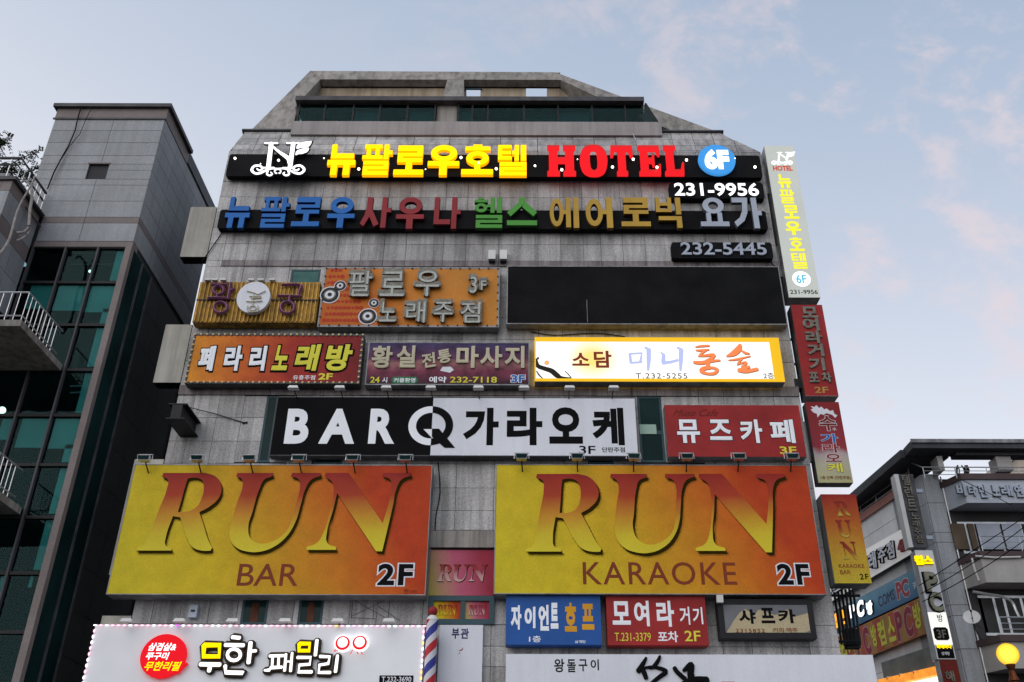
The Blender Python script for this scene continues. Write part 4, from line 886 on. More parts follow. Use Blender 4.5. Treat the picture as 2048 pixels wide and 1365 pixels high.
# --- ribbed ochre sign
S = sign('ribbed_neon_sign', 'ribbed ochre board with unlit purple neon letters either side of a white disc', ((399, 564), (640, 566), (631, 646), (387, 645)), 20.62, .3, 'ochre', 'ochre', rim=.0, group=GF); r = S.r
rb = MB(); rb.box(-.014, -.03, 0, .014, .0, 1); o = rb.build('x', 'ochrerib'); rib = o.data; bpy.data.objects.remove(o)
nr = 30
for k in range(nr):
    u = r[0]+(r[2]-r[0])*(k+.5)/nr; link('rib', rib, S.t, S.pl.to3(u, r[1]+.02, 0), (1, 1, (r[3]-r[1])-.04))
m_ = MB(); m_.pbox(S.pl, r[0], r[1]+(r[3]-r[1])*.52, r[2], r[1]+(r[3]-r[1])*.55, .02, .034); m_.build('seam', 'dark', S.t)
pn = F(20.56)
Zn = (380, 550, 6.024)
def neon(strokes, w=.06, wd=42):
    brush(pn, [[(x, y, wd) for x, y in s] for s in strokes], M['neondark'], S.t, w=.0, th=.06, name='letter_tray', Z=Zn)
    brush(pn, [[(x, y, 8) for x, y in s] for s in strokes], M['neonpink'], S.t, w=.07, th=.03, name='neon_tube', Z=Zn)
def ring(cx, cy, rx, ry, n=20): return [(cx+rx*math.cos(2*PI*k/n), cy+ry*math.sin(2*PI*k/n)) for k in range(n+1)]
for st in ([[(265, 125), (440, 128)], ring(350, 195, 62, 52), [(340, 245), (330, 285)], [(225, 288), (440, 292)], [(495, 110), (480, 210), (462, 300)], [(490, 205), (540, 180)], ring(375, 405, 78, 66)],
           [[(1115, 130), (1330, 132), (1320, 210), (1305, 270)], [(1070, 262), (1340, 270)], [(1205, 275), (1200, 330)], ring(1180, 405, 82, 70)]): neon(st)
disc_px(F(20.56), 509, 600, 33, 31, M['whitesign'], S.t, w=0, th=.12, name='round_badge')
brush(F(20.44), [[(690, 200), (780, 225), (820, 245)], [(820, 245), (910, 200)], [(720, 265), (860, 270)], [(740, 290), (860, 285)], [(680, 325), (760, 330), (870, 320)], [(770, 250), (755, 330), (765, 380)], ring(760, 410, 40, 28, 10), [(700, 440), (730, 455), (820, 450)], [(700, 380), (690, 420)], [(820, 380), (825, 430)]], M['sogold'], S.t, w=.01, th=.03, name='neon_tube', Z=Zn, wscale=1.6)
m_ = MB()
for x in (417, 431, 448, 504, 523, 546): p = P3(x, 563, 20.6); m_ = MB(); m_.box(p.x-.075, 20.5, p.z-.02, p.x+.075, 20.62, p.z+.03); m_.build('lamp_hood', 'whitebox', S.t)
# --- orange board with grey tube letters and loudspeaker pictures
S = sign('orange_songroom_sign', 'orange board with grey unlit tube letters and printed loudspeakers, edged with small bulbs', ((649, 534), (999, 536), (999, 655), (635, 655)), 20.66, .26, 'tangerine', 'frame', rim=.05, group=GF)
po = S.pl
for k in range(34):
    x = random.uniform(645, 735); y = random.uniform(545, 648)
M['dot'] = mat('red_dot_print', (.40, .035, .012), .5)
m_ = MB(); u0, v0, u1, v1 = S.r
for i in range(15):
    for j in range(9):
        x = 640+i*8.2+(j % 2)*4; y = 541+j*12.5
        if x > 655+(j > 4)*70+(j < 3)*35+random.uniform(-6, 8) and not (j in (3, 4, 5) and x < 715): continue
        u, v = po.at(x, y)
        if u < u0+.12: continue
        rr = random.uniform(.042, .062); m_.prism(po, [(u+rr*math.cos(a*PI/6), v+rr*math.sin(a*PI/6)) for a in range(12)], 0, .003)
m_.build('dot_print', 'dot', S.t, kind='stuff')
for cx, cy, rr in ((653, 590.5, 20), (680.5, 572.5, 12.5), (735.5, 633.6, 19), (748, 607, 11)):
    u, v = po.at(cx, cy); k = po.at(cx+10, cy)[0]-u; R_ = rr*k/10; 
    u = max(u, u0+.03+R_*.75)
    for f_, mm, w_ in ((1, 'whitesign', .004), (.88, 'dark', .009), (.6, 'tubegrey', .014), (.48, 'whitesign', .019), (.22, 'dark', .024)):
        disc(po, u, v, R_*f_, M[mm], S.t, w=w_, th=.004, name='speaker_print', n=24)
for s, px in (('팔', (692, 541, 750, 596)), ('로', (755.5, 542, 815, 596)), ('우', (826, 540, 884, 596)), ('3', (936, 552, 958, 590)), ('F', (958, 560, 977, 584)), ('노', (754, 602, 798, 647)), ('래', (807, 602, 856, 649)), ('주', (863, 603, 910, 648)), ('점', (917, 603, 965, 649))):
    text(s, po, M['tubegrey'], S.t, px=px, bold=.055, depth=.09, w=.03, name='letter', outline=None)
    r_ = box_px(po.off(.12), *px); text(s, po, M['tubelight'], S.t, uv=(r_[0]+.05, r_[1]+.04, r_[2]-.05, r_[3]-.04), bold=0, depth=.02, w=.125, name='neon_tube')
bolts(S, 'darkframe', .26, .022, 'bulb', .05, out=.02)
# --- blank black board
S = sign('blank_black_board', 'large blank matt black board with thin silver frame, on the upper right of the facade', ((1014, 534), (1557.5, 532), (1575, 650), (1013, 649)), 20.66, .24, 'black', 'frame', rim=.025, group=GF)
m_ = MB(); a = S.pl.at(1173, 600); b = S.pl.at(1174, 645); m_.pbox(S.pl, a[0], b[1], a[0]+.012, a[1], 0, .003); m_.build('scratch', 'frame', S.t)
# --- red/orange songroom sign with bulbs
S = sign('bulb_edged_songroom_sign', 'red and orange sign with white and yellow outlined letters, framed by rows of gold bulbs', ((388, 669), (727, 669), (720, 768), (370, 768)), 20.62, .28, 'redorange', 'darkframe', rim=.05, group=GF)
ol = (.055, M['blackprint'])
for s, px in (('페', (394, 693, 434, 743)), ('라', (445, 693, 489, 743)), ('리', (496, 693, 536, 743))): text(s, S.pl, M['white'], S.t, px=px, bold=.045, depth=.02, outline=ol)
for s, px in (('노', (544, 692, 582, 742)), ('래', (589, 690, 641, 743)), ('방', (649, 690, 706, 743))): text(s, S.pl, M['yellowP'], S.t, px=px, bold=.04, depth=.02, outline=ol, shear=.12, rnd=2)
text('유흥주점', S.pl, M['white'], S.t, px=(585, 751, 631, 760), bold=.015); text('2F', S.pl, M['yellowP'], S.t, px=(636, 747, 666, 760), bold=.03)
M['goldbulb'] = mat('gold_bulb', (.62, .50, .28), .35); bolts(S, 'goldbulb', .155, .032, 'bulb', .025)
# --- massage sign
S = sign('massage_sign', 'dark purple photo printed sign with pale gold raised letters and a yellow phone number', ((736, 685), (1060, 685), (1058, 771), (731, 771)), 20.66, .22, 'night', 'frame', rim=.03, group=GF)
for s, px, rt in (('황', (742, 694, 787, 738), 0), ('실', (792, 693, 833, 737), 0), ('전', (843, 708, 872, 737), .15), ('통', (875, 701, 903, 728), .2), ('마', (912, 694, 958, 738), 0), ('사', (959.5, 694, 1005, 738), 0), ('지', (1009, 694, 1049, 738), 0)):
    text(s, S.pl, M['sogold'], S.t, px=px, bold=.03, depth=.05, rot=rt, name='letter')
text('24', S.pl, M['yellowP'], S.t, px=(740, 754, 760, 766), bold=.02); text('시', S.pl, M['white'], S.t, px=(764, 755, 775, 766), bold=.02)
q = box_px(S.pl, 782, 754, 836, 767.5); m_ = MB(); c = (q[3]-q[1])/2; pts = [(q[0]+c+c*math.cos(a), q[1]+c+c*math.sin(a)) for a in [PI/2+PI*k/8 for k in range(9)]]+[(q[2]-c+c*math.cos(a), q[1]+c+c*math.sin(a)) for a in [-PI/2+PI*k/8 for k in range(9)]]
m_.prism(S.pl, pts, 0, .003); m_.build('green_oval', mat('dark_green_print', (.03, .16, .07)), S.t)
text('커플환영', S.pl, M['white'], S.t, px=(787, 756.5, 831, 765.5), bold=.02, w=.004); text('예약', S.pl, M['white'], S.t, px=(858, 753.5, 893, 766), bold=.02); text('232-7118', S.pl, M['yellowP'], S.t, px=(900, 754, 994, 766), bold=.015)
text('3F', S.pl, M['blue'], S.t, px=(1022, 750.5, 1050, 765.5), bold=.03, outline=(.04, M['white']))
q = box_px(S.pl, 880, 734, 908, 746); m_ = MB(); m_.prism(S.pl, [(q[0], q[1]+.06), (q[0]+.06, q[3]), (q[2]-.08, q[3]), (q[2], q[1]+.08), (q[2]-.1, q[1])], 0, .002); m_.build('printed_highlight', 'whitesign', S.t)
# --- lit white tavern sign
def litface():
    m = mat('backlit_white', (.3, .3, .3), .5, noise=0); t = m.node_tree; n = t.nodes; bs = n['Principled BSDF']
    tc_ = n.new('ShaderNodeTexCoord'); mp_ = n.new('ShaderNodeMapping'); mp_.inputs['Location'].default_value = (-.235, 0, -.52); mp_.inputs['Scale'].default_value = (1, 0, 1); t.links.new(tc_.outputs['Generated'], mp_.inputs[0])
    m2 = n.new('ShaderNodeMapping'); m2.inputs['Scale'].default_value = (8.5, 1, 1.9); t.links.new(mp_.outputs[0], m2.inputs[0])
    gr = n.new('ShaderNodeTexGradient'); gr.gradient_type = 'SPHERICAL'; t.links.new(m2.outputs[0], gr.inputs[0])
    rp = n.new('ShaderNodeValToRGB'); t.links.new(gr.outputs[0], rp.inputs[0]); rp.color_ramp.elements[0].color = (1, .99, .95, 1); rp.color_ramp.elements[0].position = .02; rp.color_ramp.elements[1].color = (1, .68, .03, 1); rp.color_ramp.elements[1].position = .75
    t.links.new(rp.outputs[0], bs.inputs['Emission Color']); bs.inputs['Emission Strength'].default_value = .95; return m
M['litwhite'] = litface(); M['L_gold'] = lit('lit_gold_border', (.95, .55, .02), .78, noise=.1)
S = sign('backlit_tavern_sign', 'brightly backlit white sign with gold border, plum branch and orange brush letters', ((1069, 676), (1557, 676.5), (1569, 764), (1069.6, 764)), 20.60, .3, 'litwhite', 'L_gold', rim=.0, group=GF)
r = S.r; q = box_px(S.pl, 1071.5, 684, 1549, 758.5)
m_ = MB(); m_.pbox(S.pl, r[0], q[3], r[2], r[3], .0, .02); m_.pbox(S.pl, r[0], r[1], r[2], q[1], 0, .02); m_.pbox(S.pl, q[2], q[1], r[2], q[3], 0, .02); m_.pbox(S.pl, r[0], q[1], q[0], q[3], 0, .02); m_.build('border', 'L_gold', S.t)
m_ = MB(); m_.pbox(S.pl, r[0], r[1]-.012, r[2], r[1], -.3, 0); m_.build('underside', 'frame', S.t)
Zt = (1060, 660, 3.938)
def litp(name, c, e): return mat(name, tuple(q*.3 for q in c), .6, emit=c, es=e, noise=.02, spec=.05)
M['t_brown'] = litp('lit_brown_print', (.22, .035, .02), .7); M['t_lil'] = litp('lit_lilac_print', (.50, .56, .88), .85); M['t_or'] = litp('lit_salmon_print', (.95, .26, .09), .85); M['t_bk'] = litp('lit_black_print', (.03, .025, .02), .5); M['t_pink'] = litp('lit_pink_print', (.95, .45, .35), .8); M['t_edge'] = litp('lit_dark_edge', (.25, .06, .03), .5)
text('소', S.pl, M['t_brown'], S.t, px=(1144, 706, 1179, 732), bold=.03); text('담', S.pl, M['t_brown'], S.t, px=(1187, 702, 1224, 736), bold=.03)
brush(S.pl, [[(785, 190, 22), (795, 262, 24)], [(785, 190, 18), (880, 185, 22), (870, 250, 22)], [(795, 262, 18), (880, 255, 20)], [(905, 140, 20), (935, 155, 38), (935, 240, 34), (930, 320, 18)]], M['t_lil'], S.t, th=.01, Z=Zt, smooth=False)
brush(S.pl, [[(1030, 180, 14), (1052, 195, 28), (1050, 255, 34)], [(1045, 262, 34), (1110, 255, 26), (1165, 240, 22)], [(1160, 140, 20), (1190, 155, 38), (1188, 240, 34), (1185, 322, 18)]], M['t_lil'], S.t, th=.01, Z=Zt, smooth=False)
tong = [[(1303, 137, 10), (1350, 130, 20), (1410, 127, 16)], [(1305, 163, 10), (1345, 165, 22), (1408, 158, 14)], [(1385, 163, 16), (1335, 200, 18)], [(1325, 210, 12), (1385, 205, 24), (1445, 200, 28), (1435, 222, 26), (1385, 250, 26)], [(1290, 258, 26), (1350, 262, 34), (1430, 248, 26), (1495, 243, 16)], [(1400, 255, 30), (1400, 300, 34)], [(1420, 300, 30), (1365, 308, 36), (1350, 330, 34), (1395, 348, 24), (1450, 345, 28), (1475, 315, 24), (1430, 300, 24)]]
sul = [[(1655, 120, 26), (1640, 155, 50), (1600, 190, 46), (1548, 210, 14)], [(1665, 165, 12), (1695, 185, 24), (1728, 190, 12)], [(1562, 242, 8), (1625, 235, 18), (1735, 210, 10)], [(1665, 232, 18), (1640, 262, 14), (1632, 280, 10)], [(1635, 275, 10), (1690, 258, 18), (1700, 268, 20), (1665, 295, 16)], [(1665, 297, 14), (1728, 292, 18), (1700, 305, 22), (1640, 318, 26)], [(1640, 322, 30), (1700, 330, 32), (1790, 312, 30)]]
for sx_ in (tong, sul):
    brush(S.pl, [[(x+3, y+3, w_) for x, y, w_ in s] for s in sx_], M['t_edge'], S.t, th=.008, Z=Zt); brush(S.pl, sx_, M['t_or'], S.t, w=.01, th=.012, Z=Zt)
text('T.232-5255', S.pl, M['t_bk'], S.t, px=(1271, 747, 1375, 757.5), bold=0.0, space=1.15); text('2층', S.pl, M['t_bk'], S.t, px=(1526, 746, 1549, 758), bold=.005)
brush(S.pl, [[(48, 235, 14), (65, 225, 16), (60, 215, 6)], [(50, 240, 20), (62, 285, 36), (110, 305, 38), (170, 325, 44), (215, 362, 44), (250, 378, 26), (322, 382, 12)], [(52, 325, 8), (70, 355, 12), (103, 388, 8)], [(275, 325, 6), (300, 350, 8), (325, 380, 8)]], M['t_bk'], S.t, th=.008, Z=Zt)
for cx, cy, rr, mm, w_ in ((130, 262, 36, 'litwhite', .012), (132, 262, 20, 't_pink', .016), (134, 262, 10, 'L_gold', .02)):
    if mm == 'litwhite': continue
    disc_px(S.pl, 1060+cx/3.938, 660+cy/3.938, rr/3.938, rr/3.938*.9, M[mm], S.t, w=w_, th=.003, name='blossom')
# --- black and white karaoke sign
S = sign('black_and_white_karaoke_sign', 'wide sign, left half black with white letters, right half white with black letters', ((552, 795), (1271, 795), (1277.6, 913), (541, 913)), 20.66, .24, 'whitesign', 'darkframe', rim=.02, group=GF)
r = S.r; us = S.pl.at(863.5, 854)[0]
m_ = MB(); m_.pbox(S.pl, r[0]+.02, r[1]+.02, us, r[3]-.02, 0, .004); m_.build('black_half', 'blackprint', S.t)
pb = S.pl.off(.004)
for s, px in (('B', (567, 818, 623, 888)), ('A', (636, 818, 715, 888)), ('R', (735.5, 818, 793.5, 888))): text(s, pb, M['white'], S.t, px=px, bold=.045, name='letter')
def qhalf(lo, hi, m, nm):
    vs, fs = glyphs('O', .034); xs = [v[0] for v in vs]; ys = [v[1] for v in vs]; x0, x1, y0, y1 = min(xs), max(xs), min(ys), max(ys)
    rr = box_px(pb, 814, 813, 908, 891); cu, cv, ru, rv = (rr[0]+rr[2])/2, (rr[1]+rr[3])/2, (rr[2]-rr[0])/2, (rr[3]-rr[1])/2
    m_ = MB(); n = 36
    for k in range(n):
        a0, a1 = 2*PI*k/n, 2*PI*(k+1)/n
        pts = [(cu+ru*f_*math.cos(a), cv+rv*f_*math.sin(a)) for f_, a in ((1, a0), (1, a1), (.66, a1), (.66, a0))]
        if all(lo-1e-6 <= p[0] <= hi+1e-6 for p in pts): m_.prism(pb, pts, 0, .004)
        elif any(lo < p[0] < hi for p in pts): m_.prism(pb, [(min(max(p[0], lo), hi), p[1]) for p in pts], 0, .004)
    m_.build(nm, m, S.t)
qhalf(-99, us, M['white'], 'letter'); qhalf(us, 99, M['blackprint'], 'letter')
tl = lambda pts: [pb.at(*p) for p in pts]
m_ = MB(); m_.prism(pb, tl([(847, 859), (863.8, 859), (863.4, 876)])[::-1], .004, .008); m_.build('letter', 'white', S.t)
m_ = MB(); m_.prism(pb, tl([(864, 858), (878, 858), (910, 896), (889, 896), (864, 874)])[::-1], .004, .008); m_.build('letter', 'blackprint', S.t)
for s, px in (('가', (925, 816, 998, 891)), ('라', (1013, 816, 1085, 891)), ('오', (1098, 815, 1166, 888)), ('케', (1183, 816, 1250, 891))): text(s, S.pl, M['blackprint'], S.t, px=px, bold=.046, name='letter')
text('3F', S.pl, M['blackprint'], S.t, px=(1158, 892, 1191, 908.5), bold=.015); text('단란주점', S.pl, M['blackprint'], S.t, px=(1204, 895, 1250, 905), bold=.015)
# --- red cafe sign
S = sign('red_cafe_sign', 'dull red sign with thick white letters and yellow 3F, beside the narrow teal window', ((1329, 811), (1598, 811), (1612, 914), (1336, 914)), 20.64, .26, 'redsign', 'frame', rim=.0, group=GF)
for s, px in (('뮤', (1352, 840, 1402, 887)), ('즈', (1416.5, 840, 1465, 881)), ('카', (1477, 840, 1527.5, 887)), ('페', (1537, 840, 1592, 887))): text(s, S.pl, M['white'], S.t, px=px, bold=.034, depth=.01, outline=(.02, M['blackprint']), name='letter')
text('3F', S.pl, M['yellowP'], S.t, px=(1558.6, 893.5, 1594, 908.5), bold=.02); text('Muse Cafe', S.pl, M['maroon'], S.t, px=(1348, 819, 1438, 833), shear=.1, bold=.01)
# --- the two big billboards
def Z3(*L): return [(200+x/4.55, 900+y/4.55, s) for x, y, s in L]
def Z4(*L): return [(560+x/4.55, 900+y/4.55, s) for x, y, s in L]
RUNG = {
 'R': [Z3((565, 245, 0), (580, 212, 0), (960, 212, 0), (1055, 245, 1), (1105, 330, 1), (1090, 425, 1), (1010, 510, 1), (905, 568, 0), (945, 690, 1), (985, 820, 1), (1022, 893, 0), (1005, 920, 0), (925, 918, 1), (845, 888, 1), (790, 800, 1), (755, 690, 1), (730, 615, 0), (665, 605, 0), (600, 800, 1), (598, 870, 1), (657, 895, 0), (650, 918, 0), (325, 918, 0), (335, 895, 0), (400, 865, 1), (455, 760, 1), (540, 540, 1), (612, 350, 1), (618, 275, 1)),
       Z3((800, 262, 0), (870, 255, 1), (930, 280, 1), (946, 340, 1), (930, 430, 1), (880, 520, 1), (800, 562, 1), (710, 568, 0), (742, 460, 1), (775, 340, 1))],
 'U': [Z3((1240, 245, 0), (1250, 212, 0), (1580, 212, 0), (1565, 245, 0), (1500, 270, 1), (1455, 350, 1), (1390, 560, 1), (1350, 710, 1), (1375, 810, 1), (1460, 855, 1), (1590, 825, 1), (1690, 750, 1))+Z4((105, 650, 1), (150, 480, 1), (183, 330, 1), (165, 265, 1), (100, 245, 0), (110, 212, 0), (375, 212, 0), (365, 240, 0), (290, 270, 1), (235, 350, 1), (190, 500, 1), (140, 660, 1), (60, 790, 1))+Z3((1590, 880, 1), (1460, 928, 1), (1330, 925, 1), (1230, 880, 1), (1180, 790, 1), (1200, 650, 1), (1250, 480, 1), (1300, 320, 1), (1288, 265, 1))],
 'N': [Z4((410, 245, 0), (415, 212, 0), (625, 212, 0), (935, 668, 0), (985, 500, 1), (1017, 340, 1), (1000, 270, 1), (930, 245, 0), (940, 212, 0), (1195, 212, 0), (1185, 240, 0), (1110, 270, 1), (1062, 350, 1), (1030, 500, 1), (930, 925, 0), (875, 925, 0), (520, 395, 0), (480, 560, 1), (430, 740, 1), (432, 850, 1), (510, 885, 0), (510, 912, 0), (240, 912, 0), (245, 885, 0), (335, 850, 1), (390, 770, 1), (450, 580, 1), (490, 380, 1), (478, 300, 1))]}
YR = 20.45; pr = F(YR).off(.006)
RUNW = {k: [[(*pr.at(x, y), s) for x, y, s in sp] for sp in v] for k, v in RUNG.items()}
allp = [p for v in RUNW.values() for sp in v for p in sp]
rb_ = (min(p[0] for p in allp), min(p[1] for p in allp), max(p[0] for p in allp), max(p[1] for p in allp))
RUNW = {k: [[(p[0]-rb_[0], p[1]-rb_[1], p[2]) for p in sp] for sp in v] for k, v in RUNW.items()}
RW, RH = rb_[2]-rb_[0], rb_[3]-rb_[1]
RUNF = {k: fill(v, 1) for k, v in RUNW.items()}
def runword(pl, u0, v0, wd, ht, m, parent, th=.012, w=0, letters='RUN', shade=True, shear=0):
    sx_, sy = wd/RW, ht/RH
    for L in letters:
        v, f = RUNF[L]
        def put(du, dv, w_, th_, mm, nm):
            m_ = MB(); m_.v = [pl.to3(u0+du+(a+shear*b)*sx_, v0+dv+b*sy, w_+(c+.5)*th_) for a, b, c in v]; m_.f = f; m_.build(nm, mm, parent)
        if shade:
            for k, (a, b) in enumerate(((.2, -.3), (.8, -.8), (1.2, -1.5), (.6, -2.0), (1.8, -2.2), (2.3, -2.9), (1.4, -3.4), (2.9, -3.8))): put(a*.03*sy, b*.03*sy, w+.0007*k, .0004, M['printshade'], 'letter_shadow_print')
        put(0, 0, w+.006, th, m, 'letter')
SR1 = sign('bar_billboard', 'huge yellow to orange billboard reading BAR and 2F in its lower half', ((270, 930), (864, 930), (852, 1190.5), (212, 1190.5)), YR, .45, 'runface', 'frame', rim=.018, group='yellow to orange billboards on the hotel')
runword(SR1.pl, rb_[0], rb_[1], RW, RH, M['runletter'], SR1.t, th=.004)
text('BAR', SR1.pl, M['runbrown'], SR1.t, px=(472.5, 1128, 600, 1172), bold=.004)
text('2F', SR1.pl, M['blackprint'], SR1.t, px=(754, 1128, 827, 1171), bold=.035, outline=(.045, M['whitesign']), space=1.15)
text('런', SR1.pl, M['maroon'], SR1.t, px=(808, 1178, 817, 1188), bold=.01); text('디자인', SR1.pl, M['maroon'], SR1.t, px=(819, 1181, 834, 1187), bold=.0)
SR2 = sign('karaoke_billboard', 'huge yellow to orange billboard reading KARAOKE and 2F in its lower half', ((991, 930), (1614.5, 930), (1651, 1189.5), (988, 1189.5)), YR, .45, 'runface', 'frame', rim=.018, group='yellow to orange billboards on the hotel')
du = pr.at(1070+4, 946.6)[0]-pr.at(200+580/4.55, 946.6)[0]
runword(SR2.pl, rb_[0]+du, rb_[1], (pr.at(1565.5, 946.6)[0]-pr.at(1071, 946.6)[0])*1.0+ (RW-(pr.at(560+1195/4.55, 946.6)[0]-pr.at(200+580/4.55, 946.6)[0])), RH, M['runletter'], SR2.t, th=.004)
text('KARAOKE', SR2.pl, M['runbrown'], SR2.t, px=(1165, 1124.5, 1475, 1170), bold=.004, space=1.12)
text('2F', SR2.pl, M['blackprint'], SR2.t, px=(1552, 1128, 1622, 1170), bold=.035, outline=(.045, M['whitesign']), space=1.15)
# --- central pink film window
wd = thing('film_covered_window', 'window covered in pink and yellow film between the two big billboards', 'window', P3(923, 1250, 20.97), None)
q = quad_px(F(20.97), (861, 1101), (987.5, 1101), (988, 1192), (858, 1192)); pw = F(20.95)
m_ = MB(); m_.pbox(pw, q[0], q[1], q[2], q[3], -.04, 0); m_.build('film', 'pinkface', wd)
runword(pw, q[0]+.17, q[1]+(q[3]-q[1])*.30, (q[2]-q[0])*.78, (q[3]-q[1])*.38, M['pinkletter'], wd, th=.01)
q2 = quad_px(F(20.97), (858, 1193.5), (989, 1193.5), (988.5, 1250), (856, 1250)); o = MB(); fw = .11
o.pbox(pw, q2[0], q2[1], q2[2], q2[1]+fw, -.05, .05); o.pbox(pw, q2[0], q2[3]-fw, q2[2], q2[3], -.05, .05); o.pbox(pw, q2[0], q2[1]+fw, q2[0]+fw, q2[3]-fw, -.05, .05); o.pbox(pw, q2[2]-fw, q2[1]+fw, q2[2], q2[3]-fw, -.05, .05); mid = (q2[0]+q2[2])/2+.03
o.pbox(pw, mid-.05, q2[1]+fw, mid+.05, q2[3]-fw, -.05, .04); o.build('window_frame', 'tealframe', wd)
for a, b, mm in ((q2[0]+fw, mid-.05, 'runface'), (mid+.05, q2[2]-fw, 'pinkface')):
    m_ = MB(); m_.pbox(pw, a, q2[1]+fw, b, q2[3]-fw, -.04, -.01); m_.build('film', mm, wd)
    runword(pw, a+.08, q2[1]+fw+.10, b-a-.16, (q2[3]-q2[1]-2*fw)*.55, M['runletter' if mm == 'runface' else 'pinkletter'], wd, th=.008, shade=False)
# --- blue beer hall sign
S = sign('blue_beer_hall_sign', 'small blue sign with white and orange brush letters under the karaoke billboard', ((1011.6, 1192), (1199.8, 1192), (1204, 1289.7), (1012, 1290)), 20.55, .35, 'bluesign', 'bluesign', rim=.0, group=GF)
M['amber'] = mat('amber_print', (.62, .30, .02), .6)
for s, px, m, rt in (('자', (1021.5, 1211, 1043, 1260), 'white', 0), ('이', (1049, 1214, 1071, 1257), 'white', 0), ('언', (1077, 1210, 1098, 1262), 'white', 0), ('트', (1101, 1206, 1117, 1258), 'white', 0), ('호', (1129, 1206, 1154, 1264), 'amber', 0), ('프', (1163, 1208, 1189, 1260), 'amber', 0)): text(s, S.pl, M[m], S.t, px=px, bold=.05, rnd=2, rot=rt, name='letter')
text('1층', S.pl, M['white'], S.t, px=(1058, 1272, 1082, 1285), bold=.015); text('삼계탕', S.pl, M['white'], S.t, px=(1149.5, 1281, 1171.6, 1287), bold=.015)
S = sign('red_pocha_sign', 'small red sign with big white letters and yellow phone number, next to the blue sign', ((1211.4, 1192), (1409, 1192), (1417.8, 1290.8), (1216, 1290.8)), 20.55, .35, 'redsign', 'redsign', rim=.0, group=GF)
for s, px, b in (('모', (1223.7, 1203, 1262, 1250), .035), ('여', (1267, 1202, 1300, 1253), .035), ('라', (1311.6, 1202, 1350, 1254), .035), ('거', (1358, 1214, 1381, 1250), .02), ('기', (1384, 1215, 1407, 1249), .02)): text(s, S.pl, M['white'], S.t, px=px, bold=b, name='letter')
text('T.231-3379', S.pl, M['yellowP'], S.t, px=(1229, 1266, 1302, 1282.5), bold=.0); text('포차', S.pl, M['white'], S.t, px=(1315, 1263, 1357, 1285), bold=.025); text('2F', S.pl, M['yellowP'], S.t, px=(1368.5, 1262, 1402, 1283), bold=.01)
# --- framed cafe sign
S = sign('framed_cafe_sign', 'black framed grey and sand coloured sign with brush letters, rightmost under the karaoke billboard', ((1434, 1198), (1623, 1200), (1634, 1277), (1441, 1278)), 20.58, .3, 'frame', 'dark', rim=.12, group=GF)
M['sand'] = mat('sand_print', (.42, .35, .22), .7, noise=.1, grain=.15); M['slate'] = mat('slate_print', (.15, .155, .17), .6, noise=.15); S.face.data.materials[0] = M['slate']
Zc = (980, 1180, 2.844)
shape_px(S.pl, [(1345, 245), (1390, 170), (1420, 130), (1450, 110), (1475, 125), (1500, 150), (1525, 115), (1550, 112), (1580, 130), (1620, 145), (1660, 128), (1690, 110), (1720, 140), (1745, 150), (1808, 132), (1820, 232), (1795, 243)], M['sand'], S.t, th=.004, Z=Zc, smooth=False, name='sand_print')
p5 = S.pl.off(.006)
for s, px in (('샤', (1476, 1219, 1513, 1248)), ('프', (1520, 1216, 1551, 1247)), ('카', (1554, 1219, 1593, 1247))): text(s, p5, M['blackprint'], S.t, px=px, bold=.035, rnd=2, name='letter')
text('2315852', p5, M['runbrown'], S.t, px=(1471, 1258, 1530, 1265.5), bold=.01, space=1.2); text('커피·맥주', p5, M['runbrown'], S.t, px=(1545, 1256, 1596, 1265.5), bold=.01)
# --- big white sign bottom right
S = sign('white_grill_sign', 'wide plain white sign with black brush calligraphy at the bottom edge of the view', ((1011.6, 1308), (1745, 1311), (1775, 1480), (1010, 1480)), 20.35, .4, 'whitesign', 'whitesign', rim=.0, group=GF)
for s, px in (('왕', (1108, 1318, 1129, 1345)), ('돌', (1134, 1319, 1152, 1345)), ('구', (1157, 1319, 1175, 1343)), ('이', (1181, 1319, 1198, 1341))): text(s, S.pl, M['blackprint'], S.t, px=px, bold=.018, rnd=2, name='letter')
brush(S.pl, [[(888, 388, 14), (868, 425, 26), (842, 465, 30)], [(862, 440, 20), (875, 470, 28), (888, 505, 26)], [(966, 378, 14), (955, 405, 22), (930, 438, 22), (908, 448, 14)], [(868, 448, 14), (930, 440, 18), (1000, 464, 26), (965, 495, 24), (915, 535, 20), (890, 560, 16)],
             [(1048, 445, 26), (1065, 470, 26), (1110, 510, 26)], [(1100, 462, 20), (1130, 435, 30), (1145, 430, 34), (1140, 480, 40), (1155, 540, 44)], [(1075, 545, 20), (1150, 512, 30), (1235, 512, 34)], [(1235, 515, 30), (1215, 560, 30)], [(1180, 545, 26), (1250, 560, 20)]], M['blackprint'], S.t, w=.0, th=.05, Z=Zc, name='brush_lettering')
m_ = MB(); a = S.pl.at(1443, 1364); b = S.pl.at(1470, 1376); m_.pbox(S.pl, a[0], b[1], b[0], a[1], 0, .01); m_.build('red_seal_print', 'redL', S.t)
# --- white banner by the barber pole
S = sign('narrow_white_sign', 'narrow white board with dark blue lettering beside the barber pole', ((877.5, 1250.5), (964, 1250.5), (963, 1480), (871, 1480)), 20.80, .12, 'whitesign', 'whitesign', rim=.0, group=GF)
M['navy'] = mat('navy_print', (.03, .03, .12), .6)
text('부', S.pl, M['navy'], S.t, px=(903, 1257, 919, 1278), bold=.03); text('관', S.pl, M['navy'], S.t, px=(921, 1257, 938, 1278), bold=.03)
brush(S.pl, [[(918, 1302, 1.2), (924, 1300, 2), (926, 1296, 1)], [(917, 1308, 1), (920, 1306, 1.6)]], M['redL'], S.t, th=.004)
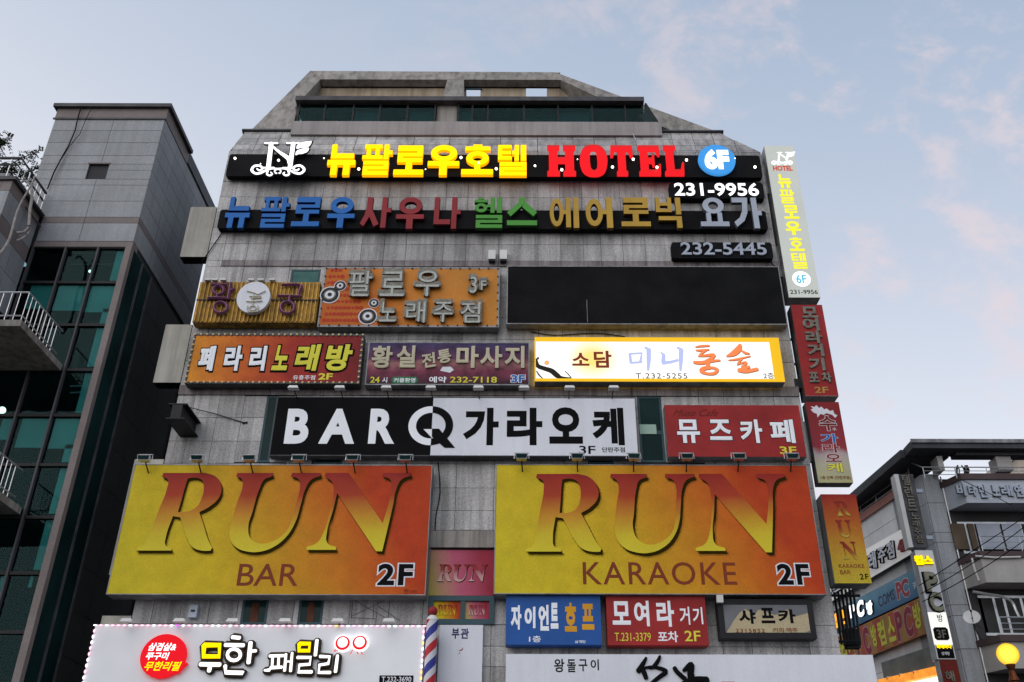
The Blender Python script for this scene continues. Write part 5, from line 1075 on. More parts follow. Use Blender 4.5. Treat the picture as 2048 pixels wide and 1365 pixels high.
# --- white pork restaurant sign with LEDs
S = sign('led_edged_restaurant_sign', 'white sign edged with blinking coloured lights, carrying a red speech bubble and lit cartoonish letters', ((191, 1250.5), (848.5, 1250.5), (838, 1480), (140, 1480)), 20.30, .5, mat('smooth_white_panel', (.80, .81, .84), .5, noise=.04), 'whitesign', rim=.0, group=GF)
r = S.r; me_ = {}
def ledm(mm):
    if mm not in me_:
        b = MB(); b.ball((0, 0, 0), .019, 8, 5); o = b.build('x', mm); me_[mm] = o.data; bpy.data.objects.remove(o)
    return me_[mm]
nx = 56; cols = ['ledpink', 'ledwhite', 'ledwhite', 'ledpink', 'ledorange', 'ledwhite', 'ledpink', 'ledviolet', 'ledwhite', 'ledteal', 'ledpink']
for k in range(nx+1): link('led', ledm(random.choice(cols[:4]) if k % 9 != 5 else random.choice(cols)), S.t, S.pl.to3(r[0]+(r[2]-r[0])*k/nx, r[3]-.02, .03), (2.0, 1, .8))
for k in range(1, 22): link('led', ledm(random.choice(cols[:4])), S.t, S.pl.to3(r[0]+.01, r[3]-.02-k*.118, .03), (1, 1, 1.9)); link('led', ledm(random.choice(cols[:6])), S.t, S.pl.to3(r[2]-.01, r[3]-.02-k*.118, .03), (1, 1, 1.9))
p = S.pl; M['bub'] = lit('lit_red_bubble', (.85, .01, .02), .8)
disc_px(p, 329, 1314.5, 45, 44, M['bub'], S.t, w=.0, th=.10, name='speech_bubble'); m_ = MB(); m_.prism(p, [p.at(*q) for q in ((356, 1350), (377, 1328), (360, 1326))], .0, .098); m_.build('bubble_tail', 'bub', S.t)
pq = p.off(.10); text('삼겹살&', pq, M['L_white'], S.t, px=(296, 1286, 355, 1302), bold=.02, shear=.08); text('쭈구미', pq, M['L_white'], S.t, px=(291, 1305, 338, 1320), bold=.02, shear=.08); text('무한리필', pq, M['L_yellow'], S.t, px=(288, 1323.5, 362, 1342), bold=.02, shear=.08)
Zf = (160, 1180, 2.438); M['traybrown'] = mat('brown_letter_tray', (.035, .024, .012), .5)
def lit2(strokes, m):
    brush(p, [[(x, y, w_+27) for x, y, w_ in s] for s in strokes], M['traybrown'], S.t, w=.0, th=.10, name='letter_tray', Z=Zf, smooth=False)
    brush(p, strokes, M[m], S.t, w=.09, th=.03, name='letter', Z=Zf, smooth=False)
def sq(x0, y0, x1, y1, w_): return [(x0, y0, w_), (x1, y0, w_), (x1-3, y1, w_), (x0-2, y1, w_), (x0, y0, w_)]
lit2([sq(612, 275, 688, 330, 24)], 'L_yellow')
lit2([[(593, 368, 20), (690, 370, 20)], [(643, 372, 20), (636, 402, 20)]], 'L_white')
lit2([[(748, 236, 18), (785, 240, 18)], [(714, 274, 18), (805, 276, 18)], [(x, y, 16) for x, y in ring(757, 322, 32, 28, 12)], [(838, 262, 20), (828, 362, 20)], [(835, 305, 14), (865, 303, 14)], [(715, 375, 18), (718, 408, 20), (800, 410, 20), (800, 405, 16)]], 'L_white')
lit2([[(930, 328, 14), (1000, 326, 14)], [(935, 385, 16), (990, 382, 14)], [(945, 330, 12), (942, 385, 12)], [(975, 330, 12), (972, 385, 12)], [(905, 398, 10), (930, 396, 16)], [(1010, 318, 12), (1003, 400, 14)], [(1040, 312, 12), (1032, 402, 14)], [(1010, 355, 8), (1040, 355, 8)]], 'L_white')
lit2([sq(1075, 268, 1125, 302, 20)], 'L_yellow')
lit2([[(1160, 250, 16), (1152, 325, 16)], [(1065, 335, 15), (1130, 335, 15), (1125, 368, 15), (1075, 372, 15), (1070, 405, 16), (1135, 405, 16)], [(1175, 330, 15), (1222, 332, 15), (1215, 365, 15), (1172, 372, 15), (1168, 408, 15), (1225, 408, 15)], [(1260, 325, 14), (1250, 405, 16)]], 'L_white')
for cx, cy in ((687, 1288.7), (721, 1288)):
    disc_px(p, cx, cy, 17, 16.5, M['L_white'], S.t, w=.0, th=.1, name='animal_badge'); disc_px(p, cx, cy, 14.5, 14, M['L_red'], S.t, w=.1, th=.01, name='animal_badge'); disc_px(p, cx, cy-1, 10, 10, M['L_white'], S.t, w=.11, th=.01, name='animal_badge')
brush(p.off(.1), [[(706, 1300, 1.5), (701, 1308, 2)], [(714, 1302, 1.5), (716, 1309, 2)], [(722, 1303, 1.5), (725, 1309, 2)], [(676, 1301, 1.5), (668, 1303, 1.5), (672, 1299, 1.2)]], M['L_red'], S.t, th=.01, name='badge_legs')
q = box_px(p, 758, 1351.5, 827, 1368); m_ = MB(); m_.pbox(p, q[0], q[1], q[2], q[3], 0, .01); m_.build('number_plate', 'blackprint', S.t)
text('T.232-3690', p, M['white'], S.t, px=(763, 1354, 823, 1364.5), w=.012, bold=.01)
# --- barber pole
bt = P3(862, 1241, 20.35); bpx0, bpx1 = P3(850, 1300, 20.35).x, P3(873.5, 1300, 20.35).x; br = (bpx1-bpx0)/2; bc = Vector(((bpx0+bpx1)/2, 20.35, 0)); zt_ = bt.z
bp_ = thing('barber_pole', 'barber pole with red, white and blue spiral stripes and a red ball on top', 'barber pole', (bc.x, bc.y, zt_-2.3))
def stripes():
    m = mat('spiral_stripes', (.8, .8, .8), .3, noise=0); t = m.node_tree; n = t.nodes; l = t.links; bs = n['Principled BSDF']
    tc_ = n.new('ShaderNodeTexCoord'); sp = n.new('ShaderNodeSeparateXYZ'); l.new(tc_.outputs['Object'], sp.inputs[0])
    at = n.new('ShaderNodeMath'); at.operation = 'ARCTAN2'; l.new(sp.outputs[1], at.inputs[0]); l.new(sp.outputs[0], at.inputs[1])
    a = n.new('ShaderNodeMath'); a.operation = 'MULTIPLY_ADD'; a.inputs[1].default_value = -1/(2*PI); l.new(at.outputs[0], a.inputs[0])
    z = n.new('ShaderNodeMath'); z.operation = 'MULTIPLY'; z.inputs[1].default_value = 1.4; l.new(sp.outputs[2], z.inputs[0]); l.new(z.outputs[0], a.inputs[2])
    fr = n.new('ShaderNodeMath'); fr.operation = 'FRACT'; l.new(a.outputs[0], fr.inputs[0])
    rp = n.new('ShaderNodeValToRGB'); l.new(fr.outputs[0], rp.inputs[0]); rp.color_ramp.interpolation = 'CONSTANT'
    e = rp.color_ramp.elements; e[0].position = 0; e[0].color = (.03, .04, .25, 1); e[1].position = .27; e[1].color = (.55, .55, .6, 1)
    x = e.new(.5); x.color = (.42, .02, .03, 1); x = e.new(.77); x.color = (.55, .55, .6, 1); l.new(rp.outputs[0], bs.inputs['Base Color']); return m
m_ = MB(); n_ = 20
vs = [bc+Vector((br*math.cos(2*PI*k/n_), br*math.sin(2*PI*k/n_), z)) for z in (zt_-2.3, zt_) for k in range(n_)]
m_.add(vs, [(k, (k+1) % n_, n_+(k+1) % n_, n_+k) for k in range(n_)]+[tuple(range(n_-1, -1, -1)), tuple(range(n_, 2*n_))]); m_.build('pole', stripes(), bp_, smooth=False)
m_ = MB(); m_.tube([bc+Vector((0, 0, zt_)), bc+Vector((0, 0, zt_+.06)), bc+Vector((0, 0, zt_+.1))], [br*1.05, br*.9, br*.5], 16); m_.build('cap', 'whitebox', bp_)
m_ = MB(); m_.ball(bc+Vector((0, 0, zt_+.19)), .105, 16, 10); m_.build('ball', 'redL', bp_, smooth=True)
m_ = MB(); m_.box(bc.x-.04, bc.y, zt_-.3, bc.x+.04, FAC-.02, zt_-.22); m_.build('bracket', 'darkframe', bp_)
# ================================================================ BLADE SIGNS ON THE RIGHT SIDE OF THE HOTEL
GB = 'projecting signs down the right corner of the hotel'
M['bladeface'] = mat('dim_backlit_face', (.5, .52, .48), .5, emit=(.62, .66, .60), es=.30, noise=.05, nscale=1.2)
S = sign('hotel_blade_sign', 'tall pale backlit projecting sign with white emblem and yellow letters, topmost of the column', ((1530, 292.5), (1587, 292.5), (1639.4, 595), (1576, 596)), 20.85, .42, 'bladeface', 'frame', rim=.0, group=GB)
rr_ = (box_px(S.pl, 1541, 302, 1586, 328))
emblem(S.pl, S.t, (1541-490*(45/990), 302-110*(26.5/640), 22.0), M['L_white'], w=0, th=.01, ws=.75)
M['bl_y'] = lit('lit_pale_yellow', (1, .92, .04), .85); M['bl_r'] = lit('lit_dull_red', (.75, .09, .04), .6); M['bl_b'] = lit('lit_sky_blue', (.12, .55, .80), .75)
text('HOTEL', S.pl, M['bl_r'], S.t, px=(1545, 332, 1586, 342), bold=.04)
for s, px in (('뉴', (1554, 349, 1584.6, 376.7)), ('팔', (1558, 379.7, 1591.6, 407.6)), ('로', (1565, 410.8, 1599, 438)), ('우', (1569, 443, 1604, 470.6)), ('호', (1576, 475.6, 1610, 502.5)), ('텔', (1581, 507, 1616, 538))): block(S.pl, s, px, 'bl_y', S.t, 0, .004)
disc_px(S.pl, 1603, 558.5, 18, 15, M['L_white'], S.t, w=0, th=.005, name='round_badge'); text('6F', S.pl, M['bl_b'], S.t, px=(1590.5, 550, 1614.5, 567.5), bold=.03, w=.006); text('231-9956', S.pl, M['blackprint'], S.t, px=(1579.5, 580, 1636, 588.5), bold=.008)
def brackets(S, rows, m='frame', x1=6.86, hollow=False):
    for (y0, y1) in rows:
        m_ = MB(); a = F(21.15).at(1550, y0)[1]; b = F(21.15).at(1550, y1)[1]
        if hollow: m_.box(x1-.01, 21.12, a-.03, S.r[0]+.02, 21.16, a+.03); m_.build('bracket', m, S.t); m_ = MB(); m_.box(x1-.01, 21.12, b-.03, S.r[0]+.02, 21.16, b+.03)
        else: m_.box(x1+.0, 21.1, b, S.r[0]+.02, 21.2, a)
        m_.build('bracket', m, S.t)
brackets(S, [(330, 390), (495, 556)])
S = sign('red_pocha_blade_sign', 'dull red projecting sign with grey raised letters and faded yellow 2F, second of the column', ((1583, 610.5), (1644.5, 610), (1676, 791.5), (1609, 793)), 20.82, .4, 'redsign', 'darkframe', rim=.0, group=GB)
m_ = MB(); m_.pbox(S.pl, S.r[0]-.004, S.r[1]-.01, S.r[2], S.r[1], -.4, 0); m_.build('underside', 'frame', S.t)
for s, px in (('모', (1601, 615, 1637, 637)), ('여', (1603, 637.5, 1640, 663)), ('라', (1609, 663, 1646, 688)), ('거', (1612, 689, 1649, 714.6)), ('기', (1615, 717, 1651.5, 742.5)), ('포', (1616, 746, 1639, 766)), ('차', (1641, 746, 1664, 766))): text(s, S.pl, M['tubegrey'], S.t, px=px, bold=.04, depth=.04, name='letter')
M['oldyellow'] = mat('faded_yellow_print', (.36, .22, .05), .6); text('2F', S.pl, M['oldyellow'], S.t, px=(1628, 774, 1658, 786.5), bold=.02); brackets(S, [(680, 729)], 'dark', hollow=True)
bx_ = MB(); p_ = P3(1598, 768, 21.0); bx_.box(p_.x-.12, 20.95, p_.z-.15, p_.x+.1, 21.2, p_.z+.12); bx_.build('junction_box', 'dark', S.t)
M['redwhite'] = mat('red_to_cream_face', (.3, .1, .1), .5, noise=.1, ramp=[(0, (.42, .40, .20)), (.22, (.40, .38, .27)), (.34, (.36, .30, .30)), (.42, (.24, .03, .04)), (1, (.20, .016, .016))], axis=2, grain=.12)
S = sign('splash_blade_sign', 'projecting sign fading from red to cream with a white splash picture, third of the column', ((1615, 805), (1678, 804), (1705, 964), (1632.7, 968)), 20.85, .3, 'redwhite', 'darkframe', rim=.0, group=GB)
shape_px(S.pl, [(965, 270), (1000, 255), (960, 225), (1020, 235), (1040, 210), (1080, 250), (1110, 230), (1150, 270), (1180, 255), (1230, 290), (1270, 280), (1290, 330), (1330, 350), (1300, 385), (1260, 345), (1180, 320), (1140, 345), (1100, 330), (1060, 380), (1050, 330), (1000, 310)], M['whitesign'], S.t, th=.004, Z=(1480, 780, 6.83), smooth=False, name='splash_print')
for s, px, m, o_ in (('수', (1636, 832, 1675, 862), 'maroon', 'whitesign'), ('가', (1640, 868, 1677, 886), 'blue', 'whitesign'), ('라', (1644, 888, 1680, 905), 'redsign', 'whitesign'), ('오', (1649, 908, 1684, 924), 'redsign', 'whitesign'), ('케', (1653, 927, 1687, 945), 'yellowP', 'tubegrey')): text(s, S.pl, M[m], S.t, px=px, bold=.022, outline=(.025, M[o_]), name='letter')
text('水', S.pl, M['whitesign'], S.t, px=(1664, 855, 1674, 862), bold=0); text('1층 안쪽 (단란주점)', S.pl, M['maroon'], S.t, px=(1641, 952.5, 1702, 960), bold=.01); brackets(S, [(845, 925)])
M['runblade'] = mat('blade_print', (.5, .3, .02), .55, noise=.06, ramp=[(0, (.46, .36, .03)), (.3, (.46, .27, .025)), (.7, (.38, .09, .015)), (1, (.26, .016, .014))], axis=2, grain=.2)
S = sign('karaoke_bar_blade_sign', 'projecting sign fading from dark red to yellow, reading KARAOKE BAR 2F, lowest of the column', ((1641.5, 989.7), (1710.8, 988.6), (1744, 1166.6), (1670, 1167.7)), 20.62, .45, 'runblade', 'frame', rim=.0, group=GB)
M['bladeN'] = mat('blade_dark_letter', (.30, .05, .02), .55, ramp=[(0, (.48, .40, .06)), (.3, (.30, .10, .02)), (.6, (.24, .03, .015)), (1, (.22, .02, .015))], axis=2)
def oneletter(L, px):
    v, f = RUNF[L]; sh = .22; vv = [(a-sh*b, b, c) for a, b, c in v]; x0 = min(a for a, _, _ in vv); x1 = max(a for a, _, _ in vv); y0 = min(b for _, b, _ in vv); y1 = max(b for _, b, _ in vv); r = box_px(S.pl, *px)
    m_ = MB(); m_.v = [S.pl.to3(r[0]+(a-x0)/(x1-x0)*(r[2]-r[0]), r[1]+(b-y0)/(y1-y0)*(r[3]-r[1]), .002+(c+.5)*.012) for a, b, c in vv]; m_.f = f; m_.build('letter', M['bladeN'], S.t)
oneletter('R', (1668, 1003, 1701, 1032)); oneletter('U', (1670, 1041, 1705, 1075)); oneletter('N', (1679, 1084, 1716, 1119))
text('KARAOKE', S.pl, M['runbrown'], S.t, px=(1677, 1128.5, 1729, 1136.5), bold=.008, space=1.1); text('BAR', S.pl, M['runbrown'], S.t, px=(1679.5, 1140, 1702, 1149), bold=.008); text('2F', S.pl, M['blackprint'], S.t, px=(1718.5, 1148, 1738, 1159.5), bold=.02, space=1.2)
m_ = MB(); a = P3(1640, 1032, 21.1); b = P3(1655, 1100, 21.1); m_.box(6.86, 21.05, b.z, S.r[0]+.05, 21.2, a.z); m_.build('bracket', 'frame', S.t)
# blank cream blades on the left corner
for q, lb in ((((380, 413), (441, 416), (422, 515), (362, 513)), 'bare cream board sticking out from the upper left corner of the hotel'), (((330, 649), (389, 650), (368, 766), (308, 765)), 'bare cream board sticking out beside the bulb edged sign'),
              (((272, 919), (345, 919), (290, 1150), (215, 1150)), 'bare cream board peeping above the bar billboard'), (((207, 1232), (275, 1232), (250, 1420), (160, 1420)), 'bare cream board peeping above the sign with coloured lights')):
    r = quad_px(F(20.98), *q); r = (r[0], r[1], XL-.02, r[3])
    t = thing('blank_projecting_board', lb, 'board', ((r[0]+r[2])/2, 20.98, r[1]), 'blank boards on the left corner'); pl = F(20.98)
    m_ = MB(); m_.pbox(pl, r[0], r[1], r[2], r[3], -.35, -.006); m_.build('board_box', 'dark', t); m_ = MB(); m_.pbox(pl, r[0], r[1], r[2], r[3], -.006, 0); m_.build('face', 'blank', t)
# ================================================================ LAMPS AND FITTINGS ON THE FACADE
flo = None
def flood(x, y, label):
    global flo
    p = P3(x, y, 20.15)
    if flo is None:
        t = thing('floodlight', label, 'floodlight', p, 'small floodlights along the big billboards')
        m_ = MB(); m_.hexa([p+Vector(v) for v in ((-.13, -.10, -.05), (.13, -.10, -.05), (.10, .06, -.05), (-.10, .06, -.05), (-.15, -.14, .07), (.15, -.14, .07), (.10, .05, .08), (-.10, .05, .08))]); m_.build('housing', 'chrome', t)
        m_ = MB(); m_.hexa([p+Vector(v) for v in ((-.11, -.125, -.03), (.11, -.125, -.03), (.11, -.105, -.03), (-.11, -.105, -.03), (-.13, -.15, .05), (.13, -.15, .05), (.13, -.13, .05), (-.13, -.13, .05))]); m_.build('lamp_glass', 'glass', t)
        m_ = MB(); m_.tube([p+Vector((-.17, -.02, -.02)), p+Vector((-.17, -.02, .12)), p+Vector((.17, -.02, .12)), p+Vector((.17, -.02, -.02))], .012, 5); m_.build('yoke', 'chrome', t)
        m_ = MB(); m_.tube([p+Vector((0, .02, -.02)), p+Vector((.03, .4, -.28))], .016, 5); m_.build('arm', 'dark', t); flo = t; return
    c = copy_tree(flo, p-flo.location, label)
nm_ = ('first', 'second', 'third', 'fourth', 'fifth', 'sixth')
for k, x in enumerate((290, 396, 500, 598, 706, 811)): flood(x, 920, 'small chrome floodlight on the bar billboard, %s from its left end' % nm_[k])
for k, x in enumerate((1043, 1154, 1267, 1373, 1477, 1583)): flood(x, 917, 'small chrome floodlight on the karaoke billboard, %s from its left end' % nm_[k])
hl = None
def hood(x, y, label, Y=20.2):
    global hl
    p = P3(x, y, Y)
    if hl is None:
        t = thing('white_lamp', label, 'lamp', p, 'white lamps between the sign rows'); m_ = MB(); m_.hexa([p+Vector(v) for v in ((-.13, -.08, -.02), (.13, -.08, -.02), (.13, .08, -.02), (-.13, .08, -.02), (-.10, -.06, .05), (.10, -.06, .05), (.10, .06, .05), (-.10, .06, .05))]); m_.build('hood', 'whitebox', t)
        m_ = MB(); m_.tube([p+Vector((0, .06, 0)), p+Vector((0, FAC-Y-.02, -.1))], .014, 5); m_.build('arm', 'dark', t); hl = t; return
    c = copy_tree(hl, p-hl.location, label)
for x, lb in ((587, 'the white letters of the bulb edged sign'), (680, 'the 2F of the bulb edged sign'), (773, '24 on the massage sign'), (862, 'the phone number of the massage sign'), (957, 'the middle of the massage phone number'), (1048, 'the 3F of the massage sign'), (1139, 'the plum branch of the backlit sign'), (1227, 'the brown letters of the backlit sign')):
    hood(x, 777, 'small white lamp under '+lb)
for k, x in enumerate((254, 360, 466, 571, 676, 778)): hood(x, 1243, 'small white lamp above the sign with coloured lights, %s from its left end' % nm_[k], 20.1)
def boxthing(name, label, cat, q, Y, depth, m, group=None):
    r = quad_px(F(Y), *q); t = thing(name, label, cat, ((r[0]+r[2])/2, Y, r[1]), group); m_ = MB(); m_.pbox(F(Y), r[0], r[1], r[2], r[3], -depth+.03, 0); m_.build('case', m, t); return t, r
t, r = boxthing('junction_box', 'small cream box above the orange board, the one further from the black board', 'box', ((977, 500), (991, 500), (991, 518), (976, 518)), 20.78, .2, 'whitebox', 'pair of cream boxes')
m_ = MB(); m_.pbox(F(20.78), r[0]+.02, r[1]-.05, r[2]-.02, r[1], -.15, -.01); m_.build('underside', 'dark', t)
t, r = boxthing('junction_box', 'small cream box just above the corner of the blank black board', 'box', ((1000, 500), (1014, 500), (1014, 518), (999, 518)), 20.78, .2, 'whitebox', 'pair of cream boxes')
m_ = MB(); m_.pbox(F(20.78), r[0]+.02, r[1]-.05, r[2]-.02, r[1], -.15, -.01); m_.build('underside', 'dark', t)
t, r = boxthing('meter_box', 'small grey meter box on the wall under the bar billboard', 'box', ((380, 1210), (396, 1210), (392, 1235), (375, 1235)), 20.8, .17, 'greyL')
m_ = MB(); m_.pbox(F(20.8), r[0]+.05, r[1]+.12, r[2]-.05, r[1]+.16, 0, .02); m_.build('handle', 'dark', t)
t, r = boxthing('white_rag', 'small white spotlight on the top edge of the black framed sign', 'lamp', ((1434, 1190), (1446, 1190), (1447, 1205), (1434, 1205)), 20.4, .12, 'whitebox')  # a white rag, given the shape of a small lamp
m_ = MB(); m_.tube([P3(1441, 1200, 20.45), P3(1436, 1215, 20.9)], .03, 6); m_.build('arm', 'whitebox', t)
# steel beam jutting from the facade
a = P3(381, 860, FAC-.03); hb = .38; t = thing('steel_beam', 'dark steel I-beam jutting out of the left of the facade above the bar billboard', 'beam', (a.x, FAC, a.z-.2))
m_ = MB(); Y0 = 19.9; m_.box(a.x-.22, Y0, a.z+.17, a.x+.22, FAC-.02, a.z+.2); m_.build('flange', 'dark', t); m_ = MB(); m_.box(a.x-.22, Y0, a.z-.2, a.x+.22, FAC-.02, a.z-.17); m_.build('flange', 'dark', t); m_ = MB(); m_.box(a.x-.12, Y0+.01, a.z-.17, a.x+.12, FAC-.02, a.z+.17); m_.build('web', 'dark', t)
t = thing('stay_wire', 'thin stay wire running from the steel beam across the wall', 'wire', P3(365, 812, 20.9)); m_ = MB(); m_.tube([P3(365, 812, 20.85), P3(430, 828, 20.92), P3(492, 847, 20.95)], .012, 5); m_.tube([P3(485, 847, 20.95), P3(495, 845, 20.95)], .022, 5); m_.build('strand', 'dark', t)
for k, pts in enumerate(([(1265, 267), (1270, 277), (1276, 292)],)):
    t = thing('loose_cable', 'short pale cable hanging over the roof ledge above the red HOTEL letters', 'cable', P3(*pts[0], 20.8)); m_ = MB(); m_.tube([P3(x, y, 20.85) for x, y in crv(pts)], .014, 5); m_.build('strand', 'greyL', t)
t = thing('wall_graffiti', 'faint scratched lines on the wall between the bar billboard and the white sign', 'marking', P3(740, 1220, 20.965))
m_ = MB()
for p0, p1 in (((705, 1200), (748, 1197)), ((706, 1200), (702, 1236)), ((702, 1236), (752, 1238)), ((706, 1200), (778, 1240)), ((748, 1198), (746, 1240)), ((778, 1197), (705, 1232)), ((780, 1198), (776, 1240)), ((758, 1214), (800, 1242))): m_.tube([P3(*p0, 20.963), P3(*p1, 20.963)], .006, 4)
m_.build('scratch', 'darkframe', t, kind='stuff')
# black bars low on the hotel side
t = thing('black_railing', 'tall black vertical bars beside the lower right corner of the hotel', 'railing', P3(1690, 1290, 22))
for k in range(6):
    x = 1668+k*7.5; m_ = MB(); m_.tube([P3(x, 1185-k*2, 22.0), P3(x+15, 1290, 22.0)], .03, 5); m_.build('bar', 'dark', t)
m_ = MB()
for y in (1192, 1284): q_ = P3(1720, y, 22); m_.tube([Vector((6.87, 22, q_.z)), q_], .035, 5)
m_.build('rail', 'dark', t)
m_ = MB(); a = P3(1683, 1262, 22.3); b = P3(1725, 1300, 22.3); m_.box(a.x, 22.1, b.z, b.x-.1, 22.3, a.z); m_.build('base_panel', 'dark', t)

# ================================================================ SIGNS ON THE CORNER BUILDING
GR = 'signs on the corner building'
def sidesign(name, label, px4, face, depth=.15, frame='darkframe'):
    S = Sign(); S.pl = SP.off(.12+depth); q = [S.pl.at(*p) for p in px4]; S.q = q
    S.t = thing(name, label, 'sign', S.pl.to3((q[0][0]+q[1][0])/2, q[3][1]), GR)
    m_ = MB(); m_.prism(S.pl, [q[3], q[2], q[1], q[0]], -depth, -.006); m_.build('sign_box', frame, S.t); m_ = MB(); m_.prism(S.pl, [q[3], q[2], q[1], q[0]], -.005, 0); m_.build('face', face, S.t); S.pl = S.pl.off(.001); return S
S = sidesign('white_songroom_sign', 'white sign with thick black edged letters and 4F below the pink coping', ((1640, 1150), (1815, 1052), (1823, 1108), (1648, 1212)), mat('glowing_white_face', (.75, .74, .73), .5, emit=(.9, .86, .84), es=.22, noise=.04))
def st(S, s, px4, m, **k): return text(s, S.pl, M[m] if isinstance(m, str) else m, S.t, q4=px4, **k)
for s, q in (('래', ((1735, 1109), (1750, 1101), (1754, 1135), (1739, 1142))), ('주', ((1754, 1099), (1768, 1092), (1772, 1122), (1758, 1129))), ('점', ((1772, 1089), (1786, 1080), (1790, 1115), (1776, 1120))), ('노', ((1712, 1120), (1728, 1112), (1731, 1145), (1716, 1153))), ('트', ((1662, 1166), (1684, 1154), (1686, 1176), (1664, 1190)))):
    st(S, s, [(x+3.5, y+1.5) for x, y in q], 'blackprint', bold=.065, depth=.14, name='letter_side'); text(s, S.pl.off(.14), M['whitesign'], S.t, q4=q, bold=.035, depth=.01, name='letter')
st(S, '4F', ((1799, 1084), (1816, 1075), (1819, 1099), (1802, 1108)), 'redL', bold=.05, depth=.12, name='letter')
M['skyblue'] = mat('sky_blue_print', (.1, .3, .45), .5, noise=.1, nscale=1.5, ramp=[(0, (.03, .13, .27)), (.5, (.09, .26, .40)), (1, (.16, .34, .44))], axis=2, grain=.12)
S = sidesign('blue_computer_room_sign', 'pale blue sign with a lit white PC and pink outlined PC, above the orange one', ((1692, 1209), (1831, 1137), (1842, 1191), (1700, 1258)), 'skyblue')
for s, q in (('P', ((1697, 1213), (1709, 1207), (1712, 1233), (1700, 1238))), ('C', ((1713, 1205), (1726, 1198), (1729, 1231), (1716, 1238))), ('방', ((1732, 1206), (1743, 1200), (1747, 1227), (1736, 1232)))):
    text(s, S.pl, M['dark'], S.t, q4=[(x+4, y) for x, y in q], bold=.06, depth=.1, name='letter_tray'); text(s, S.pl.off(.1), M['L_white'], S.t, q4=q, bold=.05, depth=.02, name='letter')
M['greyblue'] = mat('grey_blue_print', (.05, .05, .10)); M['rosered'] = mat('rose_print', (.42, .06, .09))
st(S, 'COMS', ((1755, 1195), (1787, 1178), (1791, 1198), (1759, 1216)), 'greyblue', bold=.02)
st(S, 'PC', ((1790, 1166), (1815, 1155), (1820, 1192), (1796, 1201)), 'rosered', bold=.05, outline=(.03, M['whitesign'])); st(S, '카', ((1824, 1166), (1834, 1160), (1839, 1176), (1829, 1182)), 'whitesign', bold=.03)
S = sidesign('yellow_red_computer_room_sign', 'red and ochre striped sign with yellow letters and pink outlined PC twice', ((1672, 1276), (1845, 1193), (1855.5, 1266), (1685, 1335)), 'tangerine')
M['stripeA'] = mat('ochre_stripe', (.40, .20, .05), .6, noise=.2, grain=.15); M['stripeB'] = mat('brick_stripe', (.40, .075, .03), .6, noise=.2, grain=.15)
for k in range(11):
    a0, a1 = k/11, (k+1)/11; qq = [bil(S.q, a0, 0.02), bil(S.q, a1, .02), bil(S.q, a1, .98), bil(S.q, a0, .98)]; m_ = MB(); m_.prism(S.pl, qq, 0, .003); m_.build('stripe', 'stripeB' if k % 2 else 'stripeA', S.t)
S.pl = S.pl.off(.004); M['rose2'] = mat('crimson_print', (.28, .02, .045))
def onq(a0, b0, a1, b1): return [bil(S.q, a0, b1), bil(S.q, a1, b1), bil(S.q, a1, b0), bil(S.q, a0, b0)]
def stq(s, box, m, **k):
    q = onq(*box); mm = M[m]
    vs, fs = glyphs(s, k.get('bold', .04)); xs = [v[0] for v in vs]; ys = [v[1] for v in vs]; x0, x1, y0, y1 = min(xs), max(xs), min(ys), max(ys)
    def go(vs, fs, w, dp, mm, nm):
        zs = [v[2] for v in vs]; z0, z1 = min(zs), max(zs); m_ = MB(); m_.v = [S.pl.to3(*bil(q, (x-x0)/(x1-x0), (y-y0)/(y1-y0)), w+dp*(z-z0)/(z1-z0)) for x, y, z in vs]; m_.f = fs; m_.build(nm, mm, S.t)
    if k.get('outline'): ov, of = glyphs(s, k.get('bold', .04)+.035, 1, 0); go(ov, of, 0, .003, M['pinkline'], 'lettering_outline')
    go(vs, fs, .005, .004, mm, 'letter')
M['pinkline'] = mat('pink_outline_print', (.55, .30, .33))
for s, a0, a1, b0, b1, m, ol_ in (('컴', .02, .10, .12, .80, 'yellowP', 0), ('스', .12, .20, .12, .80, 'yellowP', 0), ('P', .225, .30, .05, .9, 'rose2', 1), ('C', .32, .395, .05, .9, 'rose2', 1), ('방', .42, .48, .2, .85, 'yellowP', 0), ('컴', .50, .58, .14, .88, 'yellowP', 0), ('스', .61, .685, .14, .88, 'yellowP', 0), ('P', .70, .77, .08, .92, 'rose2', 1), ('C', .79, .87, .08, .92, 'rose2', 1), ('방', .89, .965, .2, .9, 'yellowP', 0)):
    stq(s, (a0, b0, a1, b1), m, outline=ol_)
# partly hidden lit letters behind the black bars
S = sidesign('small_lit_side_sign', 'dark sign with lit orange letters behind the black bars at the hotel corner', ((1665, 1224), (1690, 1211), (1699, 1256), (1672, 1268)), 'dark', depth=.1)
st(S, '캅', ((1667, 1229), (1675, 1226), (1680, 1254), (1671, 1258)), 'L_orange', bold=.03, depth=.05); st(S, '스', ((1682, 1222), (1689, 1219), (1694, 1246), (1686, 1250)), 'L_orange', bold=.03, depth=.05)
